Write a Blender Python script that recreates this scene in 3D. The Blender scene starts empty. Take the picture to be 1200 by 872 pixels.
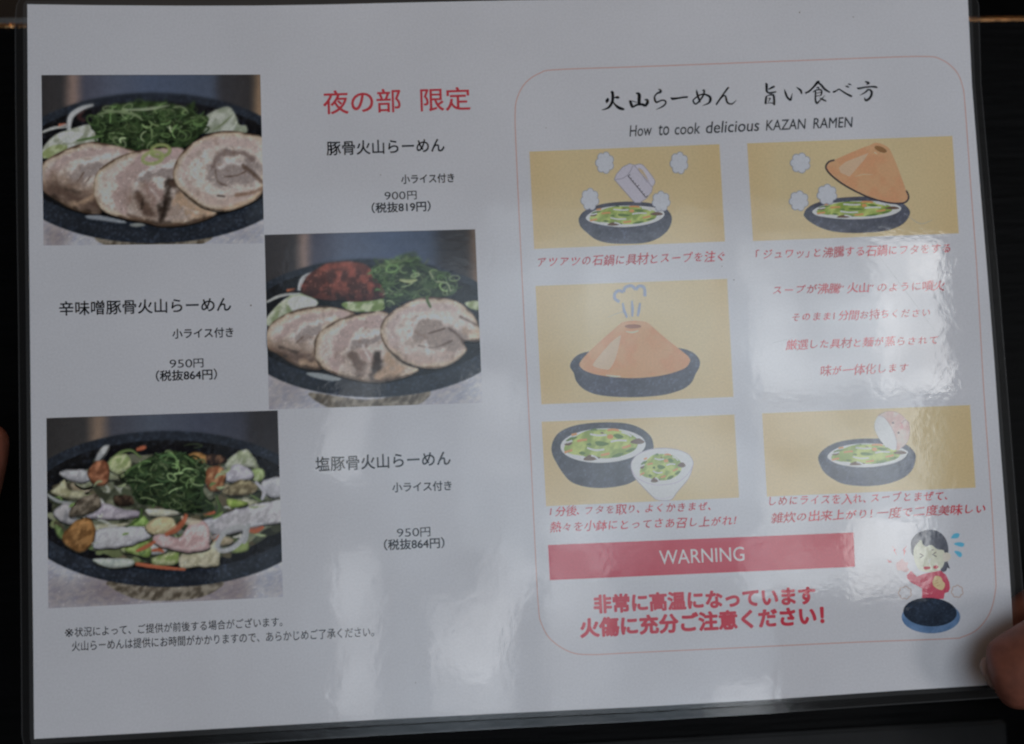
import bpy, bmesh, math, random
import numpy as np
from mathutils import Vector, Matrix
from mathutils.geometry import tessellate_polygon, delaunay_2d_cdt

SC = bpy.context.scene
COL = SC.collection

# ------------------------------------------------------------------ camera
# The menu sheet lies in the plane z = 0 (metres).  Its four paper corners were
# measured on the photograph; camera pose is solved from them.
PW, PH = 0.297, 0.220
FPX = 1330.0                       # focal length in photo pixels (1200 wide)
IMG = np.array([(32, 5), (1134, -4), (1191, 801), (40, 866)], float)
SHEET = [(-PW/2, PH/2), (PW/2, PH/2), (PW/2, -PH/2), (-PW/2, -PH/2)]
def homog(src, dst):
    A = []
    for (x, y), (u, v) in zip(src, dst):
        A.append([x, y, 1, 0, 0, 0, -u*x, -u*y, -u])
        A.append([0, 0, 0, x, y, 1, -v*x, -v*y, -v])
    return np.linalg.svd(np.array(A))[2][-1].reshape(3, 3)
_H = homog(SHEET, IMG - np.array([600, 436]))
_M = np.diag([1/FPX, 1/FPX, 1]) @ _H
_M /= (np.linalg.norm(_M[:, 0]) + np.linalg.norm(_M[:, 1]))/2
if _M[2, 2] < 0: _M = -_M
_r1 = _M[:, 0]/np.linalg.norm(_M[:, 0])
_r2 = _M[:, 1] - _r1*(_M[:, 1] @ _r1); _r2 /= np.linalg.norm(_r2)
_R = np.column_stack([_r1, _r2, np.cross(_r1, _r2)])
_cam_pos = -_R.T @ _M[:, 2]
_flip = np.diag([1, -1, -1])
_Rw = (_flip @ _R).T
cam = bpy.data.cameras.new('camera'); cam_o = bpy.data.objects.new('camera', cam); COL.objects.link(cam_o)
mw = Matrix([list(_Rw[0])+[_cam_pos[0]], list(_Rw[1])+[_cam_pos[1]], list(_Rw[2])+[_cam_pos[2]], [0, 0, 0, 1]])
cam_o.matrix_world = mw
cam.sensor_width = 36; cam.lens = 36*FPX/1200
cam.clip_start = 0.01; cam.clip_end = 60
cam.dof.use_dof = True; cam.dof.focus_distance = float(_cam_pos[2]); cam.dof.aperture_fstop = 8
SC.camera = cam_o
CX, CY, CZ = map(float, _cam_pos)

def P(px, py, z=0.0):
    """photo pixel -> point on the horizontal plane at height z"""
    d = _Rw @ np.array([(px-600)/FPX, -(py-436)/FPX, -1.0])
    t = (z - CZ)/d[2]
    return Vector((CX+d[0]*t, CY+d[1]*t, z))
def PN(xy, z=0.0):
    xy = np.asarray(xy, float)
    d = np.column_stack([(xy[:, 0]-600)/FPX, -(xy[:, 1]-436)/FPX, -np.ones(len(xy))]) @ _Rw.T
    t = (z - CZ)/d[:, 2]
    return np.column_stack([CX+d[:, 0]*t, CY+d[:, 1]*t, np.full(len(xy), z)])

# ------------------------------------------------------------------ world and lamps
SC.view_settings.view_transform = 'Standard'; SC.view_settings.look = 'None'
SC.cycles.filter_width = 2.25
SC.view_settings.exposure = 0.12; SC.view_settings.gamma = 1
W = bpy.data.worlds.new('World'); SC.world = W; W.use_nodes = True
W.node_tree.nodes['Background'].inputs[0].default_value = (1.0, 0.95, 0.93, 1)
W.node_tree.nodes['Background'].inputs[1].default_value = 0.035

WIN_H = 1.25                      # height of the window panes above the sheet
def pane(x0, y0, x1, y1, L, col=(0.92, 0.97, 1.0), h=WIN_H, noise=None, rot=0):
    """a rectangular window pane overhead, the one whose mirror image in the film
    covers the stretch x0..x1, y0..y1 of the sheet"""
    a, b = P(x0, y1), P(x1, y0)
    k = h/CZ
    ax, ay = a.x+(a.x-CX)*k, a.y+(a.y-CY)*k
    bx, by = b.x+(b.x-CX)*k, b.y+(b.y-CY)*k
    ld = bpy.data.lights.new('window_pane', 'AREA'); ld.shape = 'RECTANGLE'
    ld.size = abs(bx-ax); ld.size_y = abs(by-ay)
    ld.energy = L*math.pi*ld.size*ld.size_y; ld.color = col
    if noise:
        ld.use_nodes = True
        nt = ld.node_tree; em = nt.nodes['Emission']
        g = nt.nodes.new('ShaderNodeNewGeometry'); n = nt.nodes.new('ShaderNodeTexNoise')
        n.inputs['Scale'].default_value = noise; n.inputs['Detail'].default_value = 5
        r = nt.nodes.new('ShaderNodeMapRange'); r.inputs[1].default_value = .38; r.inputs[2].default_value = .62
        r.inputs[3].default_value = .35; r.inputs[4].default_value = 1.5
        nt.links.new(g.outputs['Position'], n.inputs['Vector']); nt.links.new(n.outputs[0], r.inputs[0])
        nt.links.new(r.outputs[0], em.inputs['Strength'])
    o = bpy.data.objects.new('window_pane', ld); COL.objects.link(o)
    o.location = ((ax+bx)/2, (ay+by)/2, h); o.rotation_euler[2] = math.radians(rot)
    return o
for i, (x0, y0) in enumerate(((250, 330), (305, 215), (350, 270), (405, 240), (470, 300))):
    pane(x0, y0, 880, 900, 0.26, (0.70, 0.85, 1.0), h=1.249-i*.0002, noise=3)
for i, (x0, y0, x1, y1) in enumerate(((540, 300, 1092, 650), (590, 235, 1070, 690), (640, 270, 1090, 720), (700, 245, 1040, 670))):
    pane(x0, y0, x1, y1, 0.55, (0.80, 0.91, 1.0), h=1.2502+i*.0002, noise=4)
pane(870, 276, 1104, 468, 2.3, (0.94, 0.98, 1.0), h=1.251, noise=7)
pane(1035, 276, 1104, 468, 3.2, (1.0, 0.98, 0.95), h=1.2515, noise=9)
pane(870, 468, 1080, 692, 2.5, (0.92, 0.97, 1.0), h=1.252, noise=7)
pane(1000, 600, 1080, 702, 2.8, (1.0, 0.98, 0.95), h=1.2525, noise=9)
pane(512, 700, 594, 836, 1.15, (0.97, 0.98, 1.0), h=1.253, noise=6)
pane(545, 640, 600, 800, 1.3, (0.97, 0.98, 1.0), h=1.2535, noise=6, rot=-27)
pane(645, 600, 712, 870, 1.05, (0.97, 0.98, 1.0), h=1.254, noise=6)
pane(556, 430, 606, 560, 1.2, (0.97, 0.98, 1.0), h=1.2545, noise=6, rot=8)
pane(395, 640, 440, 850, 1.5, (0.97, 0.98, 1.0), h=1.255, noise=6)
pane(385, 430, 430, 560, 1.2, (0.97, 0.98, 1.0), h=1.2555, noise=6, rot=-15)
pane(790, 480, 852, 600, 1.3, (1.0, 0.98, 0.95), h=1.256, noise=6)
pane(840, 800, 905, 900, 1.6, (0.97, 0.98, 1.0), h=1.2565, noise=6)
def lamp(name, loc, target, size, energy, col):
    ld = bpy.data.lights.new(name, 'AREA'); ld.shape = 'DISK'; ld.size = size; ld.energy = energy; ld.color = col
    o = bpy.data.objects.new(name, ld); COL.objects.link(o); o.location = loc
    o.rotation_euler = (Vector(target)-Vector(loc)).to_track_quat('-Z', 'Y').to_euler()
    return o
lamp('room_lamp', (1.25, -0.30, 1.25), (0.1, 0, 0), 0.35, 3.8, (1.0, 0.965, 0.95))
lamp('added_glint_lamp', (0.25, 1.5, 0.55), (0, 0.14, -.08), 0.25, 0.09, (1.0, 0.62, 0.30)).data.spread = math.radians(30)  # unseen lamp, added to bring out the glint along the copper edge

# ------------------------------------------------------------------ materials
def srgb(c):
    c = np.asarray(c, float)/255.0
    return np.where(c <= 0.04045, c/12.92, ((c+0.055)/1.055)**2.4)
PAPER_SEEN = 0.315                # linear brightness of bare paper in the plain part of the photo
def ink(c):
    a = srgb(c)/PAPER_SEEN*0.76
    g = a @ np.array([.3, .59, .11])
    return np.clip(g[..., None]*.12+a*.88, 0.004, 0.82)

def new_mat(name):
    m = bpy.data.materials.new(name); m.use_nodes = True
    nt = m.node_tree
    return m, nt, nt.nodes['Principled BSDF']
def add(nt, t, **kw):
    n = nt.nodes.new(t)
    for k, v in kw.items(): setattr(n, k, v)
    return n

def film_bump(nt):
    """crinkled laminate surface: fine orange peel, mid crinkles, slow waves"""
    tc = add(nt, 'ShaderNodeTexCoord')
    prev = None
    for sc, dist, det in ((14, 0.00018, 1), (60, 0.00004, 1), (170, 0.000022, 2), (470, 0.000013, 3)):
        n = add(nt, 'ShaderNodeTexNoise'); n.inputs['Scale'].default_value = sc; n.inputs['Detail'].default_value = det
        b = add(nt, 'ShaderNodeBump'); b.inputs['Strength'].default_value = 1.0; b.inputs['Distance'].default_value = dist
        nt.links.new(tc.outputs['Object'], n.inputs['Vector']); nt.links.new(n.outputs[0], b.inputs['Height'])
        if prev: nt.links.new(prev.outputs[0], b.inputs['Normal'])
        prev = b
    return prev

def print_material(name, vertex=True, col=None):
    m, nt, b = new_mat(name)
    tc = add(nt, 'ShaderNodeTexCoord')
    mx = add(nt, 'ShaderNodeMix', data_type='RGBA', blend_type='MULTIPLY'); mx.inputs[0].default_value = 1
    n = add(nt, 'ShaderNodeTexNoise'); n.inputs['Scale'].default_value = 1500; n.inputs['Detail'].default_value = 2
    r = add(nt, 'ShaderNodeMapRange'); r.inputs[1].default_value = .25; r.inputs[2].default_value = .75
    r.inputs[3].default_value = .94 if vertex else .95; r.inputs[4].default_value = 1.06 if vertex else 1.05
    nt.links.new(tc.outputs['Object'], n.inputs['Vector']); nt.links.new(n.outputs[0], r.inputs[0])
    if vertex:
        a = add(nt, 'ShaderNodeAttribute'); a.attribute_name = 'Col'
        nt.links.new(a.outputs['Color'], mx.inputs[6])
    else:
        mx.inputs[6].default_value = (*col, 1)
    nt.links.new(r.outputs[0], mx.inputs[7])
    n2 = add(nt, 'ShaderNodeTexNoise'); n2.inputs['Scale'].default_value = 22; n2.inputs['Detail'].default_value = 4
    r2 = add(nt, 'ShaderNodeMapRange'); r2.inputs[1].default_value = .3; r2.inputs[2].default_value = .7; r2.inputs[3].default_value = .95; r2.inputs[4].default_value = 1.03
    mx2 = add(nt, 'ShaderNodeMix', data_type='RGBA', blend_type='MULTIPLY'); mx2.inputs[0].default_value = 1
    nt.links.new(tc.outputs['Object'], n2.inputs['Vector']); nt.links.new(n2.outputs[0], r2.inputs[0])
    nt.links.new(mx.outputs[2], mx2.inputs[6]); nt.links.new(r2.outputs[0], mx2.inputs[7])
    nt.links.new(mx2.outputs[2], b.inputs['Base Color'])
    b.inputs['Roughness'].default_value = 0.9; b.inputs['Specular IOR Level'].default_value = 0.0
    b.inputs['Coat Weight'].default_value = 1.0; b.inputs['Coat IOR'].default_value = 1.5
    b.inputs['Coat Roughness'].default_value = 0.034
    fb = film_bump(nt); nt.links.new(fb.outputs[0], b.inputs['Coat Normal'])
    return m
M_PRINT = print_material('printed_ink')
M_PAPER = print_material('white_paper', False, (0.745, 0.745, 0.79))

def film_material(name, haze):
    m, nt, b = new_mat(name); nt.nodes.remove(b)
    out = nt.nodes['Material Output']
    tr = add(nt, 'ShaderNodeBsdfTransparent'); tr.inputs[0].default_value = (.93, .93, .94, 1)
    df = add(nt, 'ShaderNodeBsdfDiffuse'); df.inputs[0].default_value = (.75, .77, .8, 1)
    gl = add(nt, 'ShaderNodeBsdfGlossy'); gl.inputs['Roughness'].default_value = .1
    fr = add(nt, 'ShaderNodeFresnel'); fr.inputs[0].default_value = 1.6
    m1 = add(nt, 'ShaderNodeMixShader'); m1.inputs[0].default_value = haze
    m2 = add(nt, 'ShaderNodeMixShader')
    fb = film_bump(nt)
    nt.links.new(fb.outputs[0], gl.inputs['Normal']); nt.links.new(fb.outputs[0], fr.inputs['Normal'])
    nt.links.new(tr.outputs[0], m1.inputs[1]); nt.links.new(df.outputs[0], m1.inputs[2])
    nt.links.new(fr.outputs[0], m2.inputs[0]); nt.links.new(m1.outputs[0], m2.inputs[1]); nt.links.new(gl.outputs[0], m2.inputs[2])
    nt.links.new(m2.outputs[0], out.inputs[0])
    return m
M_FILM = film_material('clear_film', 0.008)
M_SEAL = film_material('sealed_film', 0.045)
M_RIM = film_material('film_rim', 0.05)

def simple(name, col, rough, bump=None, spec=.5, stretch=None, var=0.25, metal=0, vscale=None):
    m, nt, b = new_mat(name)
    tc = add(nt, 'ShaderNodeTexCoord'); mp = add(nt, 'ShaderNodeMapping')
    if stretch: mp.inputs['Scale'].default_value = stretch
    nt.links.new(tc.outputs['Object'], mp.inputs[0])
    n = add(nt, 'ShaderNodeTexNoise'); n.inputs['Scale'].default_value = vscale or 60; n.inputs['Detail'].default_value = 5
    nt.links.new(mp.outputs[0], n.inputs['Vector'])
    r = add(nt, 'ShaderNodeMapRange'); r.inputs[1].default_value = .3; r.inputs[2].default_value = .7
    r.inputs[3].default_value = 1-var; r.inputs[4].default_value = 1+var
    mx = add(nt, 'ShaderNodeMix', data_type='RGBA', blend_type='MULTIPLY'); mx.inputs[0].default_value = 1
    mx.inputs[6].default_value = (*col, 1)
    nt.links.new(n.outputs[0], r.inputs[0]); nt.links.new(r.outputs[0], mx.inputs[7]); nt.links.new(mx.outputs[2], b.inputs['Base Color'])
    b.inputs['Roughness'].default_value = rough; b.inputs['Specular IOR Level'].default_value = spec; b.inputs['Metallic'].default_value = metal
    if bump:
        bp = add(nt, 'ShaderNodeBump'); bp.inputs['Distance'].default_value = bump; bp.inputs['Strength'].default_value = 1
        nt.links.new(n.outputs[0], bp.inputs['Height']); nt.links.new(bp.outputs[0], b.inputs['Normal'])
    return m
M_TABLE = simple('black_stained_wood', (.0024, .0025, .0028), .5, .0004, .05, (1, 14, 14), .4, vscale=30)
M_GREY_BAND = simple('dark_grey_band', (.026, .026, .027), .7, None, .1, (1, 1, 1), .2, vscale=40)
M_GLINT = simple('glint_grey', (.5, .5, .5), .35, None, .5, (1, 1, 1), .2, 1.0, vscale=40)
M_DARK_SLAB = simple('black_slab', (.004, .004, .004), .9, None, .05, (1, 1, 1), .3, vscale=60)
M_COPPER = simple('copper_edge', (.62, .32, .14), .28, .0022, .5, (1, 1, 1), .8, 1.0, vscale=170)
M_FLOOR = simple('brown_floor', (.06, .04, .027), .6, None, .3, (1, 1, 1), .7, vscale=2.2)
def skin_material():
    m = simple('skin', (.225, .078, .05), .5, .00025, .35, None, .18, vscale=260)
    b = m.node_tree.nodes['Principled BSDF']
    b.inputs['Subsurface Weight'].default_value = .12; b.inputs['Subsurface Radius'].default_value = (.006, .002, .001)
    b.inputs['Subsurface Scale'].default_value = .5
    return m
M_SKIN = skin_material()
M_NAIL = simple('fingernail', (.30, .19, .15), .3, None, .5, None, .1, vscale=300)
M_SLEEVE = simple('dark_sleeve', (.02, .02, .022), .9, .001, .1, None, .3, vscale=900)

# ------------------------------------------------------------------ object helpers
def tag(o, label=None, cat=None, group=None, kind=None):
    if label: o['label'] = label
    if cat: o['category'] = cat
    if group: o['group'] = group
    if kind: o['kind'] = kind
    return o
def empty(name, loc=(0, 0, 0)):
    o = bpy.data.objects.new(name, None); COL.objects.link(o); o.location = loc
    o.empty_display_size = .02
    return o
def link_mesh(name, verts, faces, mats, parent=None, cols=None, midx=None, smooth=False):
    me = bpy.data.meshes.new(name)
    me.from_pydata([tuple(map(float, v)) for v in verts], [], [tuple(map(int, f)) for f in faces])
    for m in (mats if isinstance(mats, (list, tuple)) else [mats]): me.materials.append(m)
    if midx is not None: me.polygons.foreach_set('material_index', midx)
    if smooth: me.polygons.foreach_set('use_smooth', [True]*len(me.polygons))
    if cols is not None:
        ca = me.color_attributes.new('Col', 'FLOAT_COLOR', 'POINT')
        c = np.ones((len(verts), 4), np.float32); c[:, :3] = cols
        ca.data.foreach_set('color', c.ravel())
    me.update()
    o = bpy.data.objects.new(name, me); COL.objects.link(o)
    if parent: o.parent = parent
    return o

# ---- printing: flat coloured patches lying on the sheet
LAYER = 1.6e-6
CANVAS = None
def gauss(img, sg):
    r = max(1, int(sg*2.6)); k = np.exp(-.5*(np.arange(-r, r+1)/sg)**2); k /= k.sum()
    for ax in (0, 1):
        p = np.pad(img, [(r, r) if a == ax else (0, 0) for a in range(3)], mode='edge')
        img = sum(w*(p[i:i+img.shape[0]] if ax == 0 else p[:, i:i+img.shape[1]]) for i, w in enumerate(k))
    return img
class Canvas:
    """one food photograph as it was printed: its shapes are laid down in order, softened like a
    camera lens would, and the colours handed back to the shapes' vertices"""
    SS = 2.0
    def __init__(s, quad):
        s.q = np.array(quad, float); s.lo = s.q.min(0)-2; hi = s.q.max(0)+2
        s.w, s.h = [int(v) for v in np.ceil((hi-s.lo)*s.SS)]; s.ops = []; s.parts = []
    def finish(s, seed, sharp=.62, focus_y=.30):
        img = np.full((s.h, s.w, 3), 60.0)
        for lay, px, col, crop in sorted(s.ops, key=lambda o: o[0]):
            p = (np.asarray(px)-s.lo)*s.SS
            x0, y0 = np.maximum(np.floor(p.min(0)).astype(int)-1, 0); x1, y1 = np.ceil(p.max(0)).astype(int)+1
            x1, y1 = min(x1, s.w), min(y1, s.h)
            if x1 <= x0 or y1 <= y0: continue
            gx, gy = np.meshgrid(np.arange(x0, x1), np.arange(y0, y1))
            g = np.column_stack([gx.ravel(), gy.ravel()])+.5
            m = inside(g, p)
            if not m.any(): continue
            if callable(col):
                q = g[m]/s.SS+s.lo
                if crop is not None: q = (q-np.array(crop[:2]))*crop[2]
                c = col(q[:, 0], q[:, 1])
            else: c = np.asarray(col, float)[:3]
            img[gy.ravel()[m], gx.ravel()[m]] = c
        near = gauss(img, sharp*s.SS); far = gauss(img, 1.9*s.SS)
        yy = (np.arange(s.h)/s.h)[:, None, None]
        k = np.clip((focus_y-yy)/.16, 0, 1)*.85
        out = near*(1-k)+far*k
        wide = gauss(img, 5*s.SS); out = np.clip(out+(out-wide)*.22, 2, 225)      # printer's local contrast
        gx, gy = np.meshgrid(np.arange(s.w), np.arange(s.h))
        gl = fbm(gx.ravel(), gy.ravel(), 4.5, seed).reshape(s.h, s.w)
        lum = out.mean(2)
        spark = np.clip((gl-.72)/.12, 0, 1)*np.clip((lum-60)/60, 0, 1)*(yy[:, :, 0] > .28)
        out = out+spark[:, :, None]*26
        out *= (1+(np.random.RandomState(seed).rand(s.h, s.w, 1)-.5)*.05)
        for me, px in s.parts:
            ctr = s.q.mean(0); p = (ctr+(px-ctr)*.989-s.lo)*s.SS-.5      # keep clear of the blurred border
            xi = np.clip(np.floor(p[:, 0]).astype(int), 0, s.w-2); yi = np.clip(np.floor(p[:, 1]).astype(int), 0, s.h-2)
            fx = np.clip(p[:, 0]-xi, 0, 1)[:, None]; fy = np.clip(p[:, 1]-yi, 0, 1)[:, None]
            c = (out[yi, xi]*(1-fx)+out[yi, xi+1]*fx)*(1-fy)+(out[yi+1, xi]*(1-fx)+out[yi+1, xi+1]*fx)*fy
            a = np.ones((len(px), 4), np.float32); a[:, :3] = ink(c)
            me.color_attributes['Col'].data.foreach_set('color', a.ravel())
class Print:
    """collects flat shapes (photo pixels) and links them as one printed mesh"""
    def __init__(s, base, crop=None, clip=None):
        s.v, s.f, s.c = [], [], []; s.lay = base; s.crop = crop; s.clip = clip; s.pxs = []
    def px(s, pts):
        pts = np.asarray(pts, float).reshape(-1, 2)
        if s.crop is None: return pts
        x0, y0, k = s.crop
        return np.column_stack([x0+pts[:, 0]/k, y0+pts[:, 1]/k])
    def _emit(s, px, faces, cols, up=True):
        z = s.lay*LAYER; s.lay += 1
        n0 = len(s.v); w = PN(px, z); s.pxs.extend(np.asarray(px).tolist())
        s.v.extend(w.tolist())
        cols = np.asarray(cols, float)
        if cols.ndim == 1: cols = np.repeat(cols[None], len(px), 0)
        s.c.extend(ink(cols).tolist())
        for f in faces:
            a, b, c = w[f[0]], w[f[1]], w[f[2]]
            if (b[0]-a[0])*(c[1]-a[1])-(b[1]-a[1])*(c[0]-a[0]) < 0: f = tuple(reversed(f))
            s.f.append(tuple(n0+i for i in f))
    def poly(s, pts, col, smooth=False):
        pts = np.asarray(pts, float)
        if smooth: pts = spline(pts)
        px = s.px(pts)
        if s.clip is not None: px = clip_poly(px, s.clip)
        if len(px) < 3: return
        if CANVAS is not None:
            c3 = np.asarray(col, float)[:3]
            return s.field(pts, lambda x, y: np.repeat(c3[None], len(x), 0), 1.5, smooth=False)
        tris = tessellate_polygon([[Vector((a, b, 0)) for a, b in px]])
        s._emit(px, tris, col)
    def field(s, pts, fn, step=1.0, smooth=True):
        """polygon filled with a fine mesh whose vertex colours come from fn(x, y) in crop units"""
        pts = np.asarray(pts, float)
        if smooth: pts = spline(pts)
        px = s.px(pts)
        if s.clip is not None: px = clip_poly(px, s.clip)
        if len(px) < 3: return
        if CANVAS is not None: CANVAS.ops.append((s.lay, px, fn, s.crop))
        bd = resample(px, step)
        x0, y0 = bd.min(0); x1, y1 = bd.max(0)
        gx, gy = np.meshgrid(np.arange(x0+step*.5, x1, step), np.arange(y0+step*.5, y1, step))
        g = np.column_stack([gx.ravel(), gy.ravel()])
        ins = inside(g, bd)
        g = g[ins]
        if len(g): g = g[poly_dist(g, bd) > step*.45]
        allp = np.vstack([bd, g]); nb = len(bd)
        res = delaunay_2d_cdt([Vector(p) for p in allp], [(i, (i+1) % nb) for i in range(nb)], [], 1, 1e-5)
        vv = np.array([tuple(v) for v in res[0]]); ff = [tuple(f) for f in res[2]]
        cen = np.array([vv[list(f)].mean(0) for f in ff])
        keep = inside(cen, bd); ff = [f for f, k in zip(ff, keep) if k]
        if s.crop is None: q = vv
        else: q = np.column_stack([(vv[:, 0]-s.crop[0])*s.crop[2], (vv[:, 1]-s.crop[1])*s.crop[2]])
        s._emit(vv, ff, fn(q[:, 0], q[:, 1]))
    def stroke(s, pts, w, col, smooth=True, closed=False):
        """ribbon; w one width or one per point, in crop units"""
        pts = np.asarray(pts, float)
        ws = np.full(len(pts), w, float) if np.isscalar(w) else np.asarray(w, float)
        if smooth and len(pts) > 2:
            a = spline(np.column_stack([pts, ws]), closed=closed, n=7); pts, ws = a[:, :2], np.maximum(a[:, 2], .15)
        d = np.gradient(pts, axis=0)
        if closed: d = np.roll(pts, -1, 0)-np.roll(pts, 1, 0)
        d /= np.linalg.norm(d, axis=1)[:, None]+1e-9
        nrm = np.column_stack([-d[:, 1], d[:, 0]])
        L, R = pts+nrm*ws[:, None]/2, pts-nrm*ws[:, None]/2
        px = s.px(np.vstack([L, pts, R])); n = len(pts)
        if s.clip is not None and not inside(px, s.clip).all():
            px = np.array([clamp_in(p, s.clip) for p in px])
        if CANVAS is not None:
            for i in range(n if closed else n-1):
                k = (i+1) % n
                CANVAS.ops.append((s.lay+i*1e-4, np.array([px[i], px[k], px[2*n+k], px[2*n+i]]), col, None))
        fs = []
        for i in range(n if closed else n-1):
            k = (i+1) % n
            fs += [(i, k, n+k, n+i), (n+i, n+k, 2*n+k, 2*n+i)]
        s._emit(px, fs, col)
    def dot(s, c, r, col, n=14, rot=0, ry=None):
        s.poly(ellipse(c, r, ry or r, rot, n), col)
    def build(s, name, parent):
        o = link_mesh(name, s.v, s.f, M_PRINT, parent, np.array(s.c))
        if CANVAS is not None: CANVAS.parts.append((o.data, np.array(s.pxs)))
        return o

def spline(pts, closed=None, n=5):
    pts = np.asarray(pts, float)
    if closed is None: closed = True
    m = len(pts); out = []
    rng_ = range(m if closed else m-1)
    for i in rng_:
        if closed: p0, p1, p2, p3 = pts[i-1], pts[i], pts[(i+1) % m], pts[(i+2) % m]
        else: p0, p1, p2, p3 = pts[max(i-1, 0)], pts[i], pts[i+1], pts[min(i+2, m-1)]
        for k in range(n):
            t = k/n
            out.append(.5*((2*p1)+(-p0+p2)*t+(2*p0-5*p1+4*p2-p3)*t*t+(-p0+3*p1-3*p2+p3)*t**3))
    if not closed: out.append(pts[-1])
    return np.array(out)
def ellipse(c, rx, ry, rot=0, n=40):
    t = np.linspace(0, 2*np.pi, n, endpoint=False); r = math.radians(rot)
    x, y = rx*np.cos(t), ry*np.sin(t)
    return np.column_stack([c[0]+x*math.cos(r)-y*math.sin(r), c[1]+x*math.sin(r)+y*math.cos(r)])
def resample(px, step):
    out = []
    for i in range(len(px)):
        a, b = px[i], px[(i+1) % len(px)]
        L = np.linalg.norm(b-a)
        if L < 1e-4: continue
        k = max(1, int(L/step))
        for j in range(k): out.append(a+(b-a)*j/k)
    out = np.array(out)
    keep = np.linalg.norm(out-np.roll(out, 1, 0), axis=1) > 1e-3
    return out[keep]
def inside(p, poly):
    x, y = p[:, 0], p[:, 1]; r = np.zeros(len(p), bool); n = len(poly)
    for i in range(n):
        (x0, y0), (x1, y1) = poly[i], poly[(i+1) % n]
        if y0 == y1: continue
        c = ((y0 > y) != (y1 > y)) & (x < (x1-x0)*(y-y0)/(y1-y0)+x0)
        r ^= c
    return r
def poly_dist(p, poly):
    d = np.full(len(p), 1e9)
    for i in range(len(poly)):
        a, b = poly[i], poly[(i+1) % len(poly)]
        ab = b-a; L2 = ab @ ab
        if L2 == 0: continue
        t = np.clip(((p-a) @ ab)/L2, 0, 1)
        d = np.minimum(d, np.hypot(p[:, 0]-a[0]-t*ab[0], p[:, 1]-a[1]-t*ab[1]))
    return d
def clip_poly(px, quad):
    out = [tuple(p) for p in px]; q = [tuple(p) for p in quad]
    area = sum(q[i][0]*q[(i+1) % len(q)][1]-q[(i+1) % len(q)][0]*q[i][1] for i in range(len(q)))
    sg = 1 if area > 0 else -1
    for i in range(len(q)):
        a, b = q[i], q[(i+1) % len(q)]
        def side(p): return sg*((b[0]-a[0])*(p[1]-a[1])-(b[1]-a[1])*(p[0]-a[0]))
        new = []
        for j in range(len(out)):
            p, r = out[j], out[(j+1) % len(out)]
            sp, sr = side(p), side(r)
            if sp >= 0: new.append(p)
            if sp*sr < 0:
                t = sp/(sp-sr); new.append((p[0]+(r[0]-p[0])*t, p[1]+(r[1]-p[1])*t))
        out = new
        if not out: return np.zeros((0, 2))
    return np.array(out)
def clamp_in(p, quad):
    p = np.asarray(p, float)
    if inside(p[None], np.asarray(quad))[0]: return p
    best, bd = p, 1e9
    for i in range(len(quad)):
        a, b = np.asarray(quad[i], float), np.asarray(quad[(i+1) % len(quad)], float)
        t = np.clip(((p-a) @ (b-a))/((b-a) @ (b-a)), 0, 1); q = a+(b-a)*t
        d = np.linalg.norm(p-q)
        if d < bd: best, bd = q, d
    return best
_lat = np.random.RandomState(5).rand(256, 256)
def vnoise(x, y, s, seed=0):
    x, y = np.asarray(x)/s+seed*17.3, np.asarray(y)/s+seed*9.1
    xi, yi = np.floor(x).astype(int), np.floor(y).astype(int)
    fx, fy = x-xi, y-yi; fx, fy = fx*fx*(3-2*fx), fy*fy*(3-2*fy)
    g = lambda i, j: _lat[i % 256, j % 256]
    return (g(xi, yi)*(1-fx)+g(xi+1, yi)*fx)*(1-fy)+(g(xi, yi+1)*(1-fx)+g(xi+1, yi+1)*fx)*fy
def fbm(x, y, s, seed=0):
    return (vnoise(x, y, s, seed)+.5*vnoise(x, y, s/2, seed+1)+.25*vnoise(x, y, s/4, seed+2))/1.75
def mixc(a, b, t):
    t = np.clip(t, 0, 1)[:, None]
    a, b = np.asarray(a, float), np.asarray(b, float)
    return a*(1-t)+b*t
def sst(a, b, x):
    t = np.clip((x-a)/(b-a), 0, 1); return t*t*(3-2*t)

# ------------------------------------------------------------------ the table and floor (setting)
TZ, FZ = -0.085, -0.80
def box(verts_top, z0, z1, name, mat, parent=None, bev=0):
    bm = bmesh.new()
    lo = [bm.verts.new((x, y, z0)) for x, y in verts_top]; hi = [bm.verts.new((x, y, z1)) for x, y in verts_top]
    bm.faces.new(hi); bm.faces.new(lo[::-1]); n = len(lo)
    for i in range(n): bm.faces.new((lo[i], lo[(i+1) % n], hi[(i+1) % n], hi[i]))
    if bev: bmesh.ops.bevel(bm, geom=bm.edges[:], offset=bev, segments=2, affect='EDGES')
    me = bpy.data.meshes.new(name); bm.to_mesh(me); bm.free(); me.materials.append(mat)
    o = bpy.data.objects.new(name, me); COL.objects.link(o)
    if parent: o.parent = parent
    return o
e0, e1 = P(0, 18.5, TZ), P(1200, 11, TZ)
dirx = (e1-e0).normalized(); diry = Vector((-dirx.y, dirx.x, 0))
mid = (e0+e1)/2
table = empty('table', (mid.x, mid.y, FZ))
tag(table, 'black stained wooden table under the laminated menu, with a coppery far edge', 'table')
def tl(u, v): q = mid+dirx*u+diry*v; return (q.x-mid.x, q.y-mid.y)
box([tl(-.6, -.7), tl(.6, -.7), tl(.6, -.004), tl(-.6, -.004)], TZ-FZ-.028, TZ-FZ, 'table_top', M_TABLE, table, .0015)
for u, v in ((-.54, -.64), (.54, -.64), (.54, -.06), (-.54, -.06)):
    box([tl(u-.025, v-.025), tl(u+.025, v-.025), tl(u+.025, v+.025), tl(u-.025, v+.025)], 0.001, TZ-FZ-.030, 'leg', M_TABLE, table, .002)
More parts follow.
